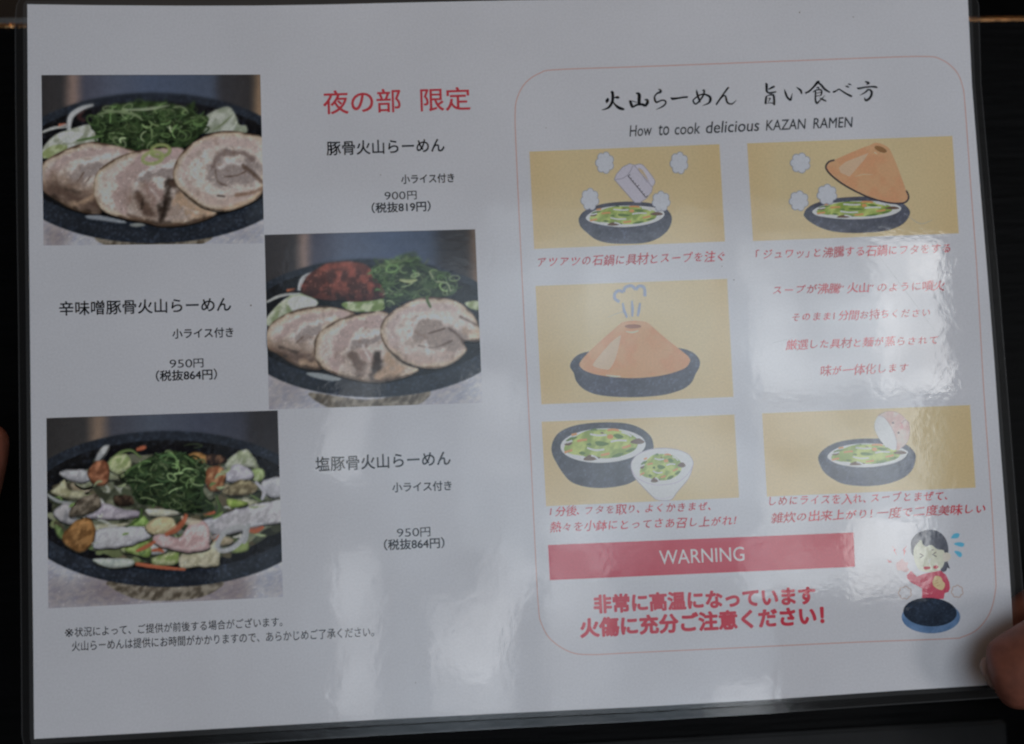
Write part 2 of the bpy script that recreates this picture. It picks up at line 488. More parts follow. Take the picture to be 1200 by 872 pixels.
# rounded copper edging along the far side
vs, fs = [], []; NU, NA = 160, 8
for i in range(NU+1):
    u = -.6+1.2*i/NU
    for j in range(NA+1):
        a = math.pi*(.5-j/NA*1.0)
        q = tl(u, -.0037+.0011*math.cos(a)); vs.append((q[0], q[1], TZ-FZ-.0011+.0012*math.sin(a)))
for i in range(NU):
    for j in range(NA):
        k = i*(NA+1)+j; fs.append((k, k+1, k+NA+2, k+NA+1))
link_mesh('edge_trim', vs, fs, M_COPPER, table, smooth=True)
box([tl(-.6, .001), tl(-.16, .001), tl(-.16, .003), tl(-.6, .003)], TZ-FZ-.016, TZ-FZ-.009, 'glint_strip', M_GLINT, table, .001)  # added strip; stands in for the grey glint on the table's back edge
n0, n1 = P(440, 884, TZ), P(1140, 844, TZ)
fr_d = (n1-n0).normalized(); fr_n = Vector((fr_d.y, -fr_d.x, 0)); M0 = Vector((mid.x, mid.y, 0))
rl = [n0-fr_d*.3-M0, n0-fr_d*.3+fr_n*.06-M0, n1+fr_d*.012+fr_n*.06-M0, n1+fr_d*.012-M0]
box([(q.x, q.y) for q in rl], TZ-FZ+.0005, TZ-FZ+.003, 'grey_band_strip', M_GREY_BAND, table, .001)  # added strip laid on the table for the lighter grey band below the menu
fl = link_mesh('floor', [(-6, -6, FZ), (6, -6, FZ), (6, 6, FZ), (-6, 6, FZ)], [(0, 1, 2, 3)], M_FLOOR)
tag(fl, kind='structure')
ma, mb = P(700, 60, FZ), P(1500, -400, FZ)
fm = box([(ma.x, ma.y), (mb.x, ma.y), (mb.x, mb.y), (ma.x, mb.y)], FZ+.001, FZ+.012, 'dark_floor_slab', M_DARK_SLAB, None, .003)  # flat black slab that makes the right part of the floor dark
tag(fm, 'black slab on the brown floor beyond the table edge', 'mat')

# ------------------------------------------------------------------ the menu sheet
menu = empty('laminated_menu', (0, 0, 0))
tag(menu, 'laminated white ramen menu with three food photos and a red-outlined cooking guide', 'menu')

# paper outline (photo pixels; slight bow of the top edge)
def edge(a, b, n): return [np.array(a)+(np.array(b)-np.array(a))*i/n for i in range(n)]
paper_px = np.array([(32, 5), (120, 6.2), (220, 6.8), (300, 6.6), (380, 5.4), (470, 3.2), (560, 1.2), (660, -.6), (800, -2), (960, -3), (1134, -4),
                     (1139, 100), (1147, 200), (1157, 320), (1165, 420), (1172, 520), (1179, 610), (1185, 700), (1191, 801),
                     (1050, 809.5), (900, 820), (740, 829), (600, 835.5), (440, 843.5), (300, 851.5), (160, 859.5), (40, 866),
                     (39, 760), (37.6, 640), (36.3, 500), (35, 380), (33.6, 240), (32.6, 120)], float)
pw = PN(paper_px)
PT = 0.00012
n = len(pw)
vs = [(x, y, 0) for x, y, _ in pw]+[(x, y, -PT) for x, y, _ in pw]
fs = [tuple(range(n))[::-1], tuple(range(n, 2*n))]
for i in range(n): fs.append((i, (i+1) % n, n+(i+1) % n, n+i))
link_mesh('paper', vs, fs, M_PAPER, menu)

# clear film margin: inner edge on the paper edge, dipping, then the outer rim
outer_px = {0: (19, -12), 10: (1145.5, -17)}
def outer(i):
    x, y = paper_px[i]
    c = np.array([600., 430.])
    if i == 0: return None
    return None
ring_out = []
ox = [(30, -14), (120, -13), (220, -12.5), (300, -12.5), (380, -13), (470, -14), (560, -15), (660, -16), (800, -17), (960, -17.5), (1136, -18),
      (1150, 98), (1159, 200), (1170, 320), (1178, 420), (1186, 520), (1193, 610), (1200, 700), (1207, 815),
      (1050, 826), (900, 836.5), (740, 846), (600, 853.5), (440, 862.5), (300, 871), (160, 879), (36, 886),
      (24.4, 760), (23.4, 640), (22.2, 500), (21, 380), (19, 240), (17.6, 120)]
ox = np.array(ox, float)
# insert rounded corners on the outer outline
def ring_pts(fr):
    """outline at fraction fr between paper edge (0) and film edge (1); corners rounded at the outside"""
    pts = []
    corner = {0: ((17.2, 22), (19, 6), (26, -7)), 10: ((1126, -18), (1141, -14), (1147.5, 6)), 18: ((1204.8, 775), (1205, 805), (1185, 817)), 26: ((60, 885), (30, 884), (25, 862))}
    for i in range(n):
        a = paper_px[i]
        if i in corner:
            for q in corner[i]: pts.append(a+(np.array(q)-a)*fr)
        else: pts.append(a+(ox[i]-a)*fr)
    return np.array(pts)
rings = [(0.0, 0.00002), (.34, .00001), (.42, 0.0), (.90, -.00002), (1.0, -.00002)]
vs, fs, mi = [], [], []
for fr, z in rings:
    vs.extend(PN(ring_pts(fr), 0).tolist() if False else [(x, y, z) for x, y, _ in PN(ring_pts(fr), 0)])
m_ = len(ring_pts(0))
mats_ = [1, 0, 0, 2]
for k in range(len(rings)-1):
    for i in range(m_):
        j = (i+1) % m_
        f = (k*m_+i, k*m_+j, (k+1)*m_+j, (k+1)*m_+i)
        if k == 0 and False: continue
        fs.append(f[::-1]); mi.append(mats_[k])
link_mesh('laminate_margin', vs, fs, [M_FILM, M_SEAL, M_RIM], menu, midx=mi)

# ------------------------------------------------------------------ lettering
_cache = {}
def glyphs(body, offset=0.0, shear=0.0, space=1.0):
    key = (body, offset, shear, space)
    if key in _cache: return _cache[key]
    c = bpy.data.curves.new('lettering', 'FONT'); c.body = body; c.resolution_u = 4; c.offset = offset; c.shear = shear; c.space_character = space
    o = bpy.data.objects.new('lettering', c); COL.objects.link(o)
    dg = bpy.context.evaluated_depsgraph_get()
    me = bpy.data.meshes.new_from_object(o.evaluated_get(dg))
    v = np.zeros(len(me.vertices)*3); me.vertices.foreach_get('co', v); v = v.reshape(-1, 3)[:, :2]
    f = [tuple(p.vertices) for p in me.polygons]
    bpy.data.objects.remove(o); bpy.data.curves.remove(c); bpy.data.meshes.remove(me)
    _cache[key] = (v, f)
    return v, f
def up_vec(x, y):
    """photo-pixel direction of 'up the sheet' at this spot, unit length in pixels"""
    p = P(x, y); d = 0.002
    q = np.array([p.x, p.y+d, 0])-np.array([CX, CY, CZ]); q = _Rw.T @ q
    u = np.array([600+FPX*q[0]/-q[2], 436-FPX*q[1]/-q[2]])-np.array([x, y])
    return u/np.linalg.norm(u)
def put_text(pr, v, f, p0, p1, h, col, bold=0.0):
    """lays glyph outlines along p0-p1; bold repeats them shifted round a small circle, each copy its own layer"""
    lo, hi = v.min(0), v.max(0)
    p0 = np.array(p0, float); p1 = np.array(p1, float); u = up_vec(*((p0+p1)/2))
    if bold < 0: sh = [np.array([.80, .60])*bold*q for q in (-1, -.5, 0, .5, 1)]      # broad-nib brush, thick and thin strokes
    elif bold == 0: sh = [np.zeros(2)]
    else:
        k = 4 if bold < .02 else 12
        sh = [np.array([math.cos(2*math.pi*(i+.5)/k), math.sin(2*math.pi*(i+.5)/k)])*bold for i in range(k)]
    for d in sh:
        t = (v+d-lo)/(hi-lo)
        pr._emit(p0+t[:, :1]*(p1-p0)+t[:, 1:]*h*u, f, col)
def line(name, runs, parent, col, base=3, bold=0.013, shear=0.0):
    pr = Print(base)
    for body, p0, p1, h, *bo in runs:
        v, f = glyphs(body, 0.0, shear)
        put_text(pr, v, f, p0, p1, h, col, bo[0] if bo else bold)
    return pr.build(name, parent)
KANA_SMALL = 'っゃゅょッュャョ、。'
def brush_line(name, body, p0, p1, h, parent, col, seed=1, base=3, offset=-0.026):
    """handwritten caption: every glyph turned, scaled and inked a little differently"""
    rnd = random.Random(seed); pr = Print(base)
    vs, fs, cs, x = [], [], [], 0.0
    for ch in body:
        v, f = glyphs(ch, 0.0, 0.2)
        v = v.copy()
        kanji = 0x4DFF < ord(ch) < 0xA000
        k_ = (1.04 if kanji else .88)*rnd.uniform(.95, 1.06)
        mid_ = (v.min(0)+v.max(0))/2
        if ch in '、。': adv, cx, at = .6, mid_[0], .2
        elif ch in '！「」“”1': adv, cx, at = .55, mid_[0], .28
        else: adv, cx, at = .93, .435, .465
        a = math.radians(rnd.uniform(-3, 6)); w0 = (v-np.array([cx, .36]))*k_
        w1 = np.column_stack([(w0[:, 0]*math.cos(a)-w0[:, 1]*math.sin(a))*.94, w0[:, 0]*math.sin(a)+w0[:, 1]*math.cos(a)])
        w1 += np.array([x+at, .36+rnd.uniform(-.03, .03)])
        fs += [tuple(i+sum(len(q) for q in vs) for i in ff) for ff in f]
        vs.append(w1); k = rnd.uniform(.93, 1.07)
        cs += [[min(255, c*k) for c in col]]*len(w1); x += adv
    put_text(pr, np.vstack(vs), fs, p0, p1, h, np.array(cs), offset)
    return pr.build(name, parent)

BLACK = (16, 16, 18); RED = (148, 34, 44)
line('section_heading', [('夜の部', (379.2, 134), (469.7, 131.2), 27.4), ('限定', (493.4, 130.6), (551.4, 128.8), 27)], menu, RED, bold=.014)
line('dish_name', [('豚骨火山らーめん', (383.2, 182.2), (520.8, 178), 16.2)], menu, BLACK, bold=.0195)
line('side_dish_note', [('小ライス付き', (470.4, 215.6), (532.2, 213.6), 10.6)], menu, BLACK, bold=.021)
line('price', [('900', (450.8, 234.3), (475.4, 233.5), 9.2, 0.0), ('円', (477.4, 234), (488.3, 233.6), 9.9, .012)], menu, BLACK)
line('price_before_tax', [('（税抜819円）', (435.9, 249.8), (504.6, 247.4), 12)], menu, BLACK, bold=.021)
line('dish_name', [('辛味噌豚骨火山らーめん', (69.7, 370), (270.6, 364.6), 16.6)], menu, BLACK, bold=.0195)
line('side_dish_note', [('小ライス付き', (202.3, 397), (273.4, 395), 11.4)], menu, BLACK, bold=.021)
line('price', [('950', (198.8, 431.3), (225.4, 430.5), 9.6, 0.0), ('円', (226.8, 431), (238.4, 430.5), 10.4, .012)], menu, BLACK)
line('price_before_tax', [('（税抜864円）', (183, 447), (254.2, 444.6), 12.6)], menu, BLACK, bold=.021)
line('dish_name', [('塩豚骨火山らーめん', (370, 552.8), (528, 545), 17)], menu, BLACK, bold=.0195)
line('side_dish_note', [('小ライス付き', (460.1, 577), (529.2, 574.6), 11.2)], menu, BLACK, bold=.021)
line('price', [('950', (465.2, 629.6), (491.4, 628.4), 9.8, 0.0), ('円', (492.8, 629.2), (504.4, 628.4), 10.8, .012)], menu, BLACK)
line('price_before_tax', [('（税抜864円）', (450.4, 645), (520.8, 642.2), 12.6)], menu, BLACK, bold=.021)
foot = Print(3)
for body, p0, p1, h in (('※', (76, 746.8), (86, 746.3), 10), ('状況によって、ご提供が前後する場合がございます。', (87.6, 746.6), (331, 734), 11.4),
                        ('火山らーめんは提供にお時間がかかりますので、あらかじめご了承ください。', (84.4, 763.2), (438.3, 746), 11.8)):
    v, f = glyphs(body); put_text(foot, v, f, p0, p1, h, BLACK, 0 if body == '※' else .009)
foot.build('footnote', menu)

# title written with a brush: strokes of varying width traced glyph by glyph
ti = Print(3)
def bs(crop, strokes, k=1.0):
    ti.crop = crop
    for st in strokes:
        a = np.array(st, float); ti.stroke(a[:, :2], a[:, 2]*k, BLACK)
bs((700, 85, 13.333), [
    [(150, 400, 10), (160, 415, 46), (150, 450, 52), (145, 480, 12)],
    [(258, 398, 8), (290, 390, 30), (320, 390, 46), (345, 398, 16)],
    [(208, 308, 22), (235, 312, 46), (242, 380, 46), (235, 450, 46), (200, 520, 42), (150, 562, 30), (65, 586, 8)],
    [(245, 450, 12), (280, 505, 34), (340, 552, 48), (400, 572, 40), (426, 576, 10)],
    [(600, 325, 14), (640, 330, 44), (655, 360, 56), (652, 430, 54), (655, 490, 50)],
    [(490, 440, 8), (515, 460, 40), (535, 510, 46), (550, 540, 30), (620, 505, 36), (700, 500, 40), (745, 520, 50)],
    [(500, 438, 16), (560, 450, 14), (640, 475, 8)],
    [(735, 425, 14), (775, 430, 40), (785, 470, 48), (745, 530, 40)],
    [(950, 262, 10), (985, 275, 34), (985, 305, 40), (930, 330, 26), (895, 380, 26), (900, 430, 34), (925, 465, 30), (990, 440, 24), (1045, 435, 26), (1070, 470, 28), (1030, 525, 26), (915, 582, 6)]])
bs((780, 85, 13.333), [
    [(78, 390, 12), (110, 410, 40), (200, 400, 30), (300, 385, 30), (348, 385, 30)],
    [(482, 265, 6), (490, 320, 32), (515, 400, 34), (540, 468, 20)],
    [(570, 285, 8), (600, 275, 28), (600, 320, 30), (570, 390, 28), (500, 475, 26), (460, 490, 26), (430, 440, 24), (470, 395, 22), (540, 350, 24), (620, 345, 28), (690, 380, 40), (700, 430, 42), (670, 480, 28), (575, 518, 6)],
    [(985, 230, 30), (960, 260, 30), (880, 370, 28), (800, 490, 28), (800, 498, 14)],
    [(800, 490, 16), (880, 390, 18), (925, 360, 22), (945, 400, 32), (960, 460, 32), (1000, 490, 26), (1050, 485, 22), (1108, 428, 6)]])
bs((890, 80, 15), [
    [(105, 258, 14), (125, 290, 44), (125, 370, 42), (130, 410, 36), (180, 435, 34), (240, 425, 30), (295, 415, 24)],
    [(270, 318, 24), (240, 330, 40), (190, 355, 30), (150, 375, 12)],
    [(125, 485, 24), (115, 540, 40), (105, 632, 34)],
    [(125, 490, 14), (190, 470, 24), (245, 475, 38), (258, 550, 40), (258, 650, 40)],
    [(150, 530, 14), (190, 530, 20), (170, 565, 18), (150, 590, 10)],
    [(120, 615, 14), (180, 610, 16), (245, 615, 20)],
    [(438, 365, 8), (455, 430, 34), (490, 510, 38), (545, 560, 34), (560, 510, 26), (580, 435, 5)],
    [(648, 330, 8), (690, 360, 30), (730, 400, 40), (740, 455, 24)],
    [(1060, 240, 40), (1020, 250, 50), (960, 320, 36), (880, 400, 34), (805, 440, 34)],
    [(1030, 250, 30), (1090, 300, 38), (1150, 370, 40), (1240, 425, 24)],
    [(1000, 340, 20), (1030, 340, 30), (1055, 355, 22)],
    [(940, 420, 20), (1000, 385, 22), (1080, 380, 28), (1095, 420, 30), (1080, 480, 26)],
    [(985, 400, 24), (985, 480, 30), (985, 560, 32), (1010, 615, 34), (1060, 570, 24), (1150, 480, 10)],
    [(1000, 440, 14), (1080, 425, 16)], [(1000, 490, 14), (1080, 478, 16)],
    [(1060, 520, 12), (1110, 550, 30), (1175, 580, 24)]])
bs((960, 80, 15), [
    [(240, 410, 30), (265, 415, 34), (310, 390, 26), (350, 370, 24), (400, 400, 26), (480, 450, 32), (560, 490, 36), (580, 498, 14)],
    [(460, 315, 12), (490, 320, 30), (525, 335, 20)], [(505, 275, 12), (535, 282, 26), (565, 295, 12)],
    [(805, 235, 18), (840, 245, 34), (870, 265, 40), (830, 285, 12)],
    [(665, 340, 14), (700, 355, 34), (800, 335, 30), (920, 325, 30), (990, 330, 36), (1025, 345, 16)],
    [(855, 360, 14), (850, 385, 30), (800, 430, 26), (710, 475, 6)],
    [(850, 375, 16), (900, 385, 34), (925, 430, 42), (905, 500, 42), (860, 550, 42), (815, 560, 40), (795, 515, 10)]])
ti.build('brush_title', menu)
line('english_subtitle', [('How', (737.8, 160.2), (764.3, 158.6), 13), ('to', (772.2, 158.8), (784.4, 158.2), 12.2), ('cook', (791, 158), (820.6, 156.6), 13),
                          ('delicious', (827.6, 156.4), (890, 153.4), 13.6), ('KAZAN', (897.6, 153), (945, 151), 12), ('RAMEN', (953, 150.6), (1000, 149), 12)],
     menu, (34, 36, 40), bold=.008, shear=.16)
CAP = (144, 38, 48)
caps = [('アツアツの石鍋に具材とスープを注ぐ', (631, 314), (849.4, 307), 13.8),
        ('「ジュワッ」と沸騰する石鍋にフタをする', (886, 305), (1113.6, 297.4), 13.6),
        ('スープが沸騰“火山”のように噴火', (906.2, 346), (1107.8, 341), 13),
        ('そのまま1分間お持ちください', (929, 378), (1089.8, 372.4), 12.6),
        ('厳選した具材と麺が蒸らされて', (921, 411), (1100, 404.6), 13),
        ('味が一体化します', (961.8, 441), (1065, 437), 13)]
for i, (b, p0, p1, h) in enumerate(caps): brush_line('caption', b, p0, p1, h, menu, CAP, i+1)
for nm, rows in (('a', [('1分後、フタを取り、よくかきまぜ、', (644.6, 606), (832.8, 599.6), 12.8), ('熱々を小鉢にとってさあ召し上がれ！', (644.6, 624.6), (863.4, 616.4), 13.2)]),
                 ('b', [('しめにライスを入れ、スープとまぜて、', (902, 594), (1110, 587), 12.4), ('雑炊の出来上がり！一度で二度美味しい', (904, 614), (1154.8, 602.4), 13.6)])):
    for i, (b, p0, p1, h) in enumerate(rows): brush_line('caption', b, p0, p1, h, menu, (144, 32, 44), 11+i+len(nm)+(5 if nm == 'b' else 0))
line('warning_text', [('非常に高温になっています', (697, 718.4), (955, 707.6), 20.5), ('火傷に充分ご注意ください！', (681, 747), (965.4, 731.2), 21.5)], menu, (152, 34, 50), bold=.048)

# red rounded outline round the cooking guide
fr = Print(2)
def arc(c, rx, ry, a0, a1, n=9):
    return [(c[0]+rx*math.cos(math.radians(a0+(a1-a0)*i/n)), c[1]-ry*math.sin(math.radians(a0+(a1-a0)*i/n))) for i in range(n+1)]
outl = [(654, 81.6), (760, 77.8), (900, 72.4), (1000, 68.6), (1081, 66.2), (1103, 69.8), (1120, 83), (1128, 101), (1131, 125), (1137, 210), (1145, 320), (1153, 460), (1162, 590), (1166.4, 670),
        (1166.6, 692), (1160, 718), (1146, 737), (1128, 746.2), (1110, 748.6), (1000, 752.8), (860, 759.4), (740, 765), (692, 767.2), (668, 764), (646, 750), (635, 732), (631, 712), (627, 640), (619, 470), (612, 330), (605, 180), (603.6, 135), (606, 115), (616, 97), (633, 85.6)]
fr.stroke(outl, 1.1, (150, 112, 104), closed=True)
fr.build('guide_outline', menu)

# ------------------------------------------------------------------ printed food photographs
def photo_bg(crop, stops, floor_y, seed):
    """blurred steel counter behind the bowl: vertical bands above, bright metal below"""
    xs = np.array([s_[0] for s_ in stops], float); xs = np.sort(xs); cs = np.array([s[1] for s in stops], float)
    def fn(x, y):
        w = x+(fbm(x, y, 60, seed)-.5)*14
        c = sum(np.column_stack([np.interp(w+k_*9, xs, cs[:, i]) for i in range(3)]) for k_ in (-2, -1, 0, 1, 2))/5
        c = c*.92+c.mean(1)[:, None]*.08
        c = c*(1+(fbm(x, y, 9, seed+3)[:, None]-.5)*.16)
        t = fbm(x, y, 90, seed+5); t2 = vnoise(x+y*1.5, y-x*.4, 14, seed+8)
        steel = mixc((124, 122, 130), (146, 147, 152), t)+np.column_stack([(t2-.5)*22, (t2-.5)*18, (t2-.5)*8])
        hue = vnoise(x, y, 170, seed+11)[:, None]
        steel = steel*(1-.5*np.clip(hue-.45, 0, 1))+np.array([6, -3, -5])*np.clip(hue-.4, 0, 1)*2
        k = sst(floor_y-30, floor_y+10, y)[:, None]
        return np.clip(c*(1-k)+steel*k, 5, 200)
    return fn
def superel(c, rx, ry, n=90): return ellipse(c, rx, ry, 0, n)
def speckle(base, amp, seed, s=7):
    def fn(x, y):
        k = fbm(x, y, s, seed); big = fbm(x, y, 60, seed+4)
        c = np.asarray(base, float)[None]*(1+(k-.5)[:, None]*amp)+sst(.6, .8, k)[:, None]*np.array([9, 11, 15])
        return np.clip(c*(.8+.4*big[:, None]), 3, 255)
    return fn
def soft(c, x, y, pts, w, sf, col, a, seed=3):
    """blend a soft-edged brush stroke into the colours c"""
    p = spline(np.array(pts, float), closed=False, n=4) if len(pts) > 2 else np.array(pts, float)
    d = np.full(len(x), 1e9)
    for i in range(len(p)-1):
        q, ab = p[i], p[i+1]-p[i]; L2 = ab @ ab+1e-9
        t = np.clip(((x-q[0])*ab[0]+(y-q[1])*ab[1])/L2, 0, 1)
        d = np.minimum(d, np.hypot(x-q[0]-t*ab[0], y-q[1]-t*ab[1]))
    d = d+(fbm(x, y, 30, seed)-.5)*min(w*1.3, 60)
    return mixc(c, col, a*sst(w/2+sf, w/2-sf, d))
PINK, LITE, GREY, CHAR, BURN, GOLD = (142, 122, 117), (172, 161, 157), (120, 108, 104), (72, 55, 46), (40, 31, 26), (146, 120, 96)
def pork_fn(outline, seed, strokes):
    o = spline(np.array(outline, float))
    def fn(x, y):
        d = poly_dist(np.column_stack([x, y]), o)
        dn = d+(fbm(x, y, 40, seed)-.5)*18
        c = mixc((152, 136, 118), (164, 151, 143), sst(6, 36, dn))
        c = c*(1+(fbm(x, y, 60, seed+2)[:, None]-.5)*.14)
        for k, (pts, w, sf, col, a) in enumerate(strokes): c = soft(c, x, y, pts, w, sf, col, a, seed+k)
        c = mixc(c, (100, 76, 56), sst(12, 2, dn)*.5)
        c = mixc(c, (50, 37, 29), sst(9, -1, dn)*.72)
        fleck = sst(.70, .78, vnoise(x, y, 13, seed+20))*sst(.45, .6, fbm(x, y, 80, seed+21))
        c = mixc(c, (100, 76, 60), fleck*.22)
        ctr = o.mean(0); ang = np.arctan2(y-ctr[1], x-ctr[0]); rr = np.hypot(x-ctr[0], y-ctr[1])
        fib = vnoise(rr+fbm(x, y, 50, seed+30)*60, ang*40, 6, seed+31)
        c = c*(1+(fib[:, None]-.5)*.10)
        c = c*(1+(fbm(x, y, 9, seed+7)[:, None]-.5)*.10)
        return np.clip(c, 5, 220)
    return fn
def leaf_fn(a, b, seed, s=26):
    def fn(x, y):
        t = fbm(x*1.2+y*.5, y, s, seed)
        c = mixc(a, b, sst(.3, .7, t))
        return np.clip(c*(1+(vnoise(x, y, 7, seed+3)[:, None]-.5)*.07), 5, 230)
    return fn
def onion_heap(pr, outline, n, seed, greens, base=(28, 38, 20), wid=(4.5, 10), lng=(35, 95)):
    """finely shredded green onion: a dark mound covered with curling strips and rings"""
    o = spline(np.array(outline, float)); rnd = random.Random(seed)
    pr.field(outline, leaf_fn(base, tuple(c*1.7 for c in base), seed, 30), 1.6)
    lo, hi = o.min(0), o.max(0)
    for k in range(n):
        for _ in range(30):
            x, y = rnd.uniform(lo[0], hi[0]), rnd.uniform(lo[1], hi[1])
            if inside(np.array([[x, y]]), o)[0]: break
        g = rnd.choice(greens); depth = k/n
        f = (.55+.8*depth)*rnd.uniform(.8, 1.15)*(1.2-.5*(y-lo[1])/(hi[1]-lo[1]))
        col = tuple(c*f for c in g)
        if rnd.random() < .22:
            r = rnd.uniform(13, 30); e = ellipse((x, y), r, r*rnd.uniform(.35, .75), rnd.uniform(-40, 40), 12)
            pr.stroke(e, rnd.uniform(*wid)*.75, col, closed=True)
            continue
        L = rnd.uniform(*lng); a = rnd.gauss(0, .7)+(math.pi if rnd.random() < .5 else 0)
        pts = []; px, py = x, y; da = rnd.uniform(-.7, .7)
        for i in range(6):
            if not inside(np.array([[px, py]]), o)[0] and i > 2: break
            pts.append((px, py)); px += math.cos(a)*L/5; py += math.sin(a)*L/5*.75; a += da+rnd.uniform(-.15, .15)
        if len(pts) < 3: continue
        w = rnd.uniform(*wid)
        pr.stroke(pts, [w*.6]+[w]*(len(pts)-2)+[w*.6], col)
        if rnd.random() < .5: pr.stroke([(q[0], q[1]-w*.18) for q in pts], w*.3, tuple(min(190, c*1.35+8) for c in col))
GREENS = [(52, 70, 38), (64, 84, 46), (42, 58, 31), (82, 98, 60), (36, 50, 28), (98, 110, 78), (46, 62, 34)]

def photo(name, quad, crop, stops, floor_y, seed, label):
    global CANVAS
    CANVAS = Canvas(quad)
    q = np.array(quad, float)
    pr = Print(2, crop)
    k = crop[2]; loc = np.column_stack([(q[:, 0]-crop[0])*k, (q[:, 1]-crop[1])*k])
    pr.field(loc, photo_bg(crop, stops, floor_y, seed), 1.15, smooth=False)
    o = pr.build(name, menu); o['label'] = label
    return o, q
def bowl(o, q, crop, c, rx, ry, ci, rxi, ryi, seed, stand):
    pr = Print(5, crop, q)
    pr.field(stand, leaf_fn((70, 62, 52), (112, 104, 92), seed+2, 22), 1.6); pr.build('bowl_stand', o)
    pr = Print(7, crop, q)
    pr.field(superel(c, rx, ry), speckle((32, 36, 43), .45, seed, 9), 1.05, smooth=False)
    pr.field(superel(ci, rxi, ryi), speckle((19, 19, 21), .7, seed+1, 12), 1.5, smooth=False)
    pr.build('stone_bowl', o)

# --- photo 1: pork ramen, green onion
C1 = (30, 70, 3.79)
Q1 = [(48.5, 88), (305, 87.4), (309.7, 285.2), (51, 287.8)]
BG1 = [(70, (44, 41, 42)), (180, (47, 45, 46)), (195, (118, 96, 86)), (235, (112, 93, 86)), (252, (62, 62, 74)), (400, (70, 76, 92)), (560, (62, 72, 92)), (830, (60, 68, 84)), (860, (47, 46, 50)), (1000, (46, 43, 43)), (1022, (118, 94, 70)), (1045, (128, 102, 78))]
p1, q1 = photo('food_photo', Q1, C1, BG1, 650, 3, 'printed photo of pork ramen topped with only green onion')
bowl(p1, q1, C1, (565, 481), 660, 331, (565, 455), 600, 268, 21, [(320, 780), (600, 800), (820, 780), (760, 822), (600, 832), (380, 826)])
for pts, a, b, s in (([(80, 395), (130, 340), (200, 310), (320, 285), (350, 340), (250, 395), (120, 440), (82, 425)], (118, 121, 104), (150, 151, 143), 1),
                     ([(78, 415), (130, 380), (190, 385), (160, 425), (90, 440)], (112, 120, 76), (140, 146, 110), 2),
                     ([(765, 300), (800, 250), (850, 222), (900, 212), (930, 250), (945, 290), (975, 295), (972, 328), (880, 318), (790, 330)], (112, 117, 100), (148, 150, 140), 3),
                     ([(150, 330), (200, 320), (260, 330), (210, 370), (160, 360)], (150, 152, 146), (160, 160, 152), 4)):
    cb = Print(10+s*2, C1, q1); cb.field(pts, leaf_fn(a, b, s), 1.3); cb.build('cabbage_leaf', p1)
cb = Print(20, C1, q1); cb.stroke([(305, 203), (250, 220), (205, 255), (195, 315)], [10, 20, 24, 16], (150, 150, 150)); cb.build('onion_shred', p1)
cb = Print(20, C1, q1); cb.stroke([(265, 225), (240, 255), (268, 275)], [10, 20, 12], (52, 34, 34)); cb.build('onion_shred', p1)
cb = Print(20, C1, q1); cb.stroke([(76, 325), (130, 305), (190, 300)], [8, 12, 6], (142, 142, 138)); cb.build('onion_shred', p1)
cb = Print(20, C1, q1); cb.stroke([(150, 292), (185, 288)], 10, (140, 74, 50)); cb.build('onion_shred', p1)
cb = Print(20, C1, q1); cb.stroke([(830, 315), (880, 280), (920, 240)], [4, 7, 3], (96, 104, 78)); cb.build('onion_shred', p1)
sc_ = Print(26, C1, q1)
onion_heap(sc_, [(320, 335), (290, 290), (330, 235), (400, 205), (520, 188), (640, 195), (710, 215), (750, 185), (748, 240), (810, 258), (780, 330), (700, 395), (620, 415), (520, 405), (400, 398), (330, 360)], 210, 8, GREENS)
sc_.stroke([(230, 360), (290, 350), (350, 338)], [4, 10, 8], (70, 92, 50))
sc_.stroke([(440, 225), (540, 222), (640, 205)], [4, 12, 5], (128, 136, 110))
sc_.stroke([(320, 245), (400, 232), (480, 245), (520, 270)], [6, 12, 12, 6], (98, 112, 78))
sc_.build('green_onion_heap', p1)
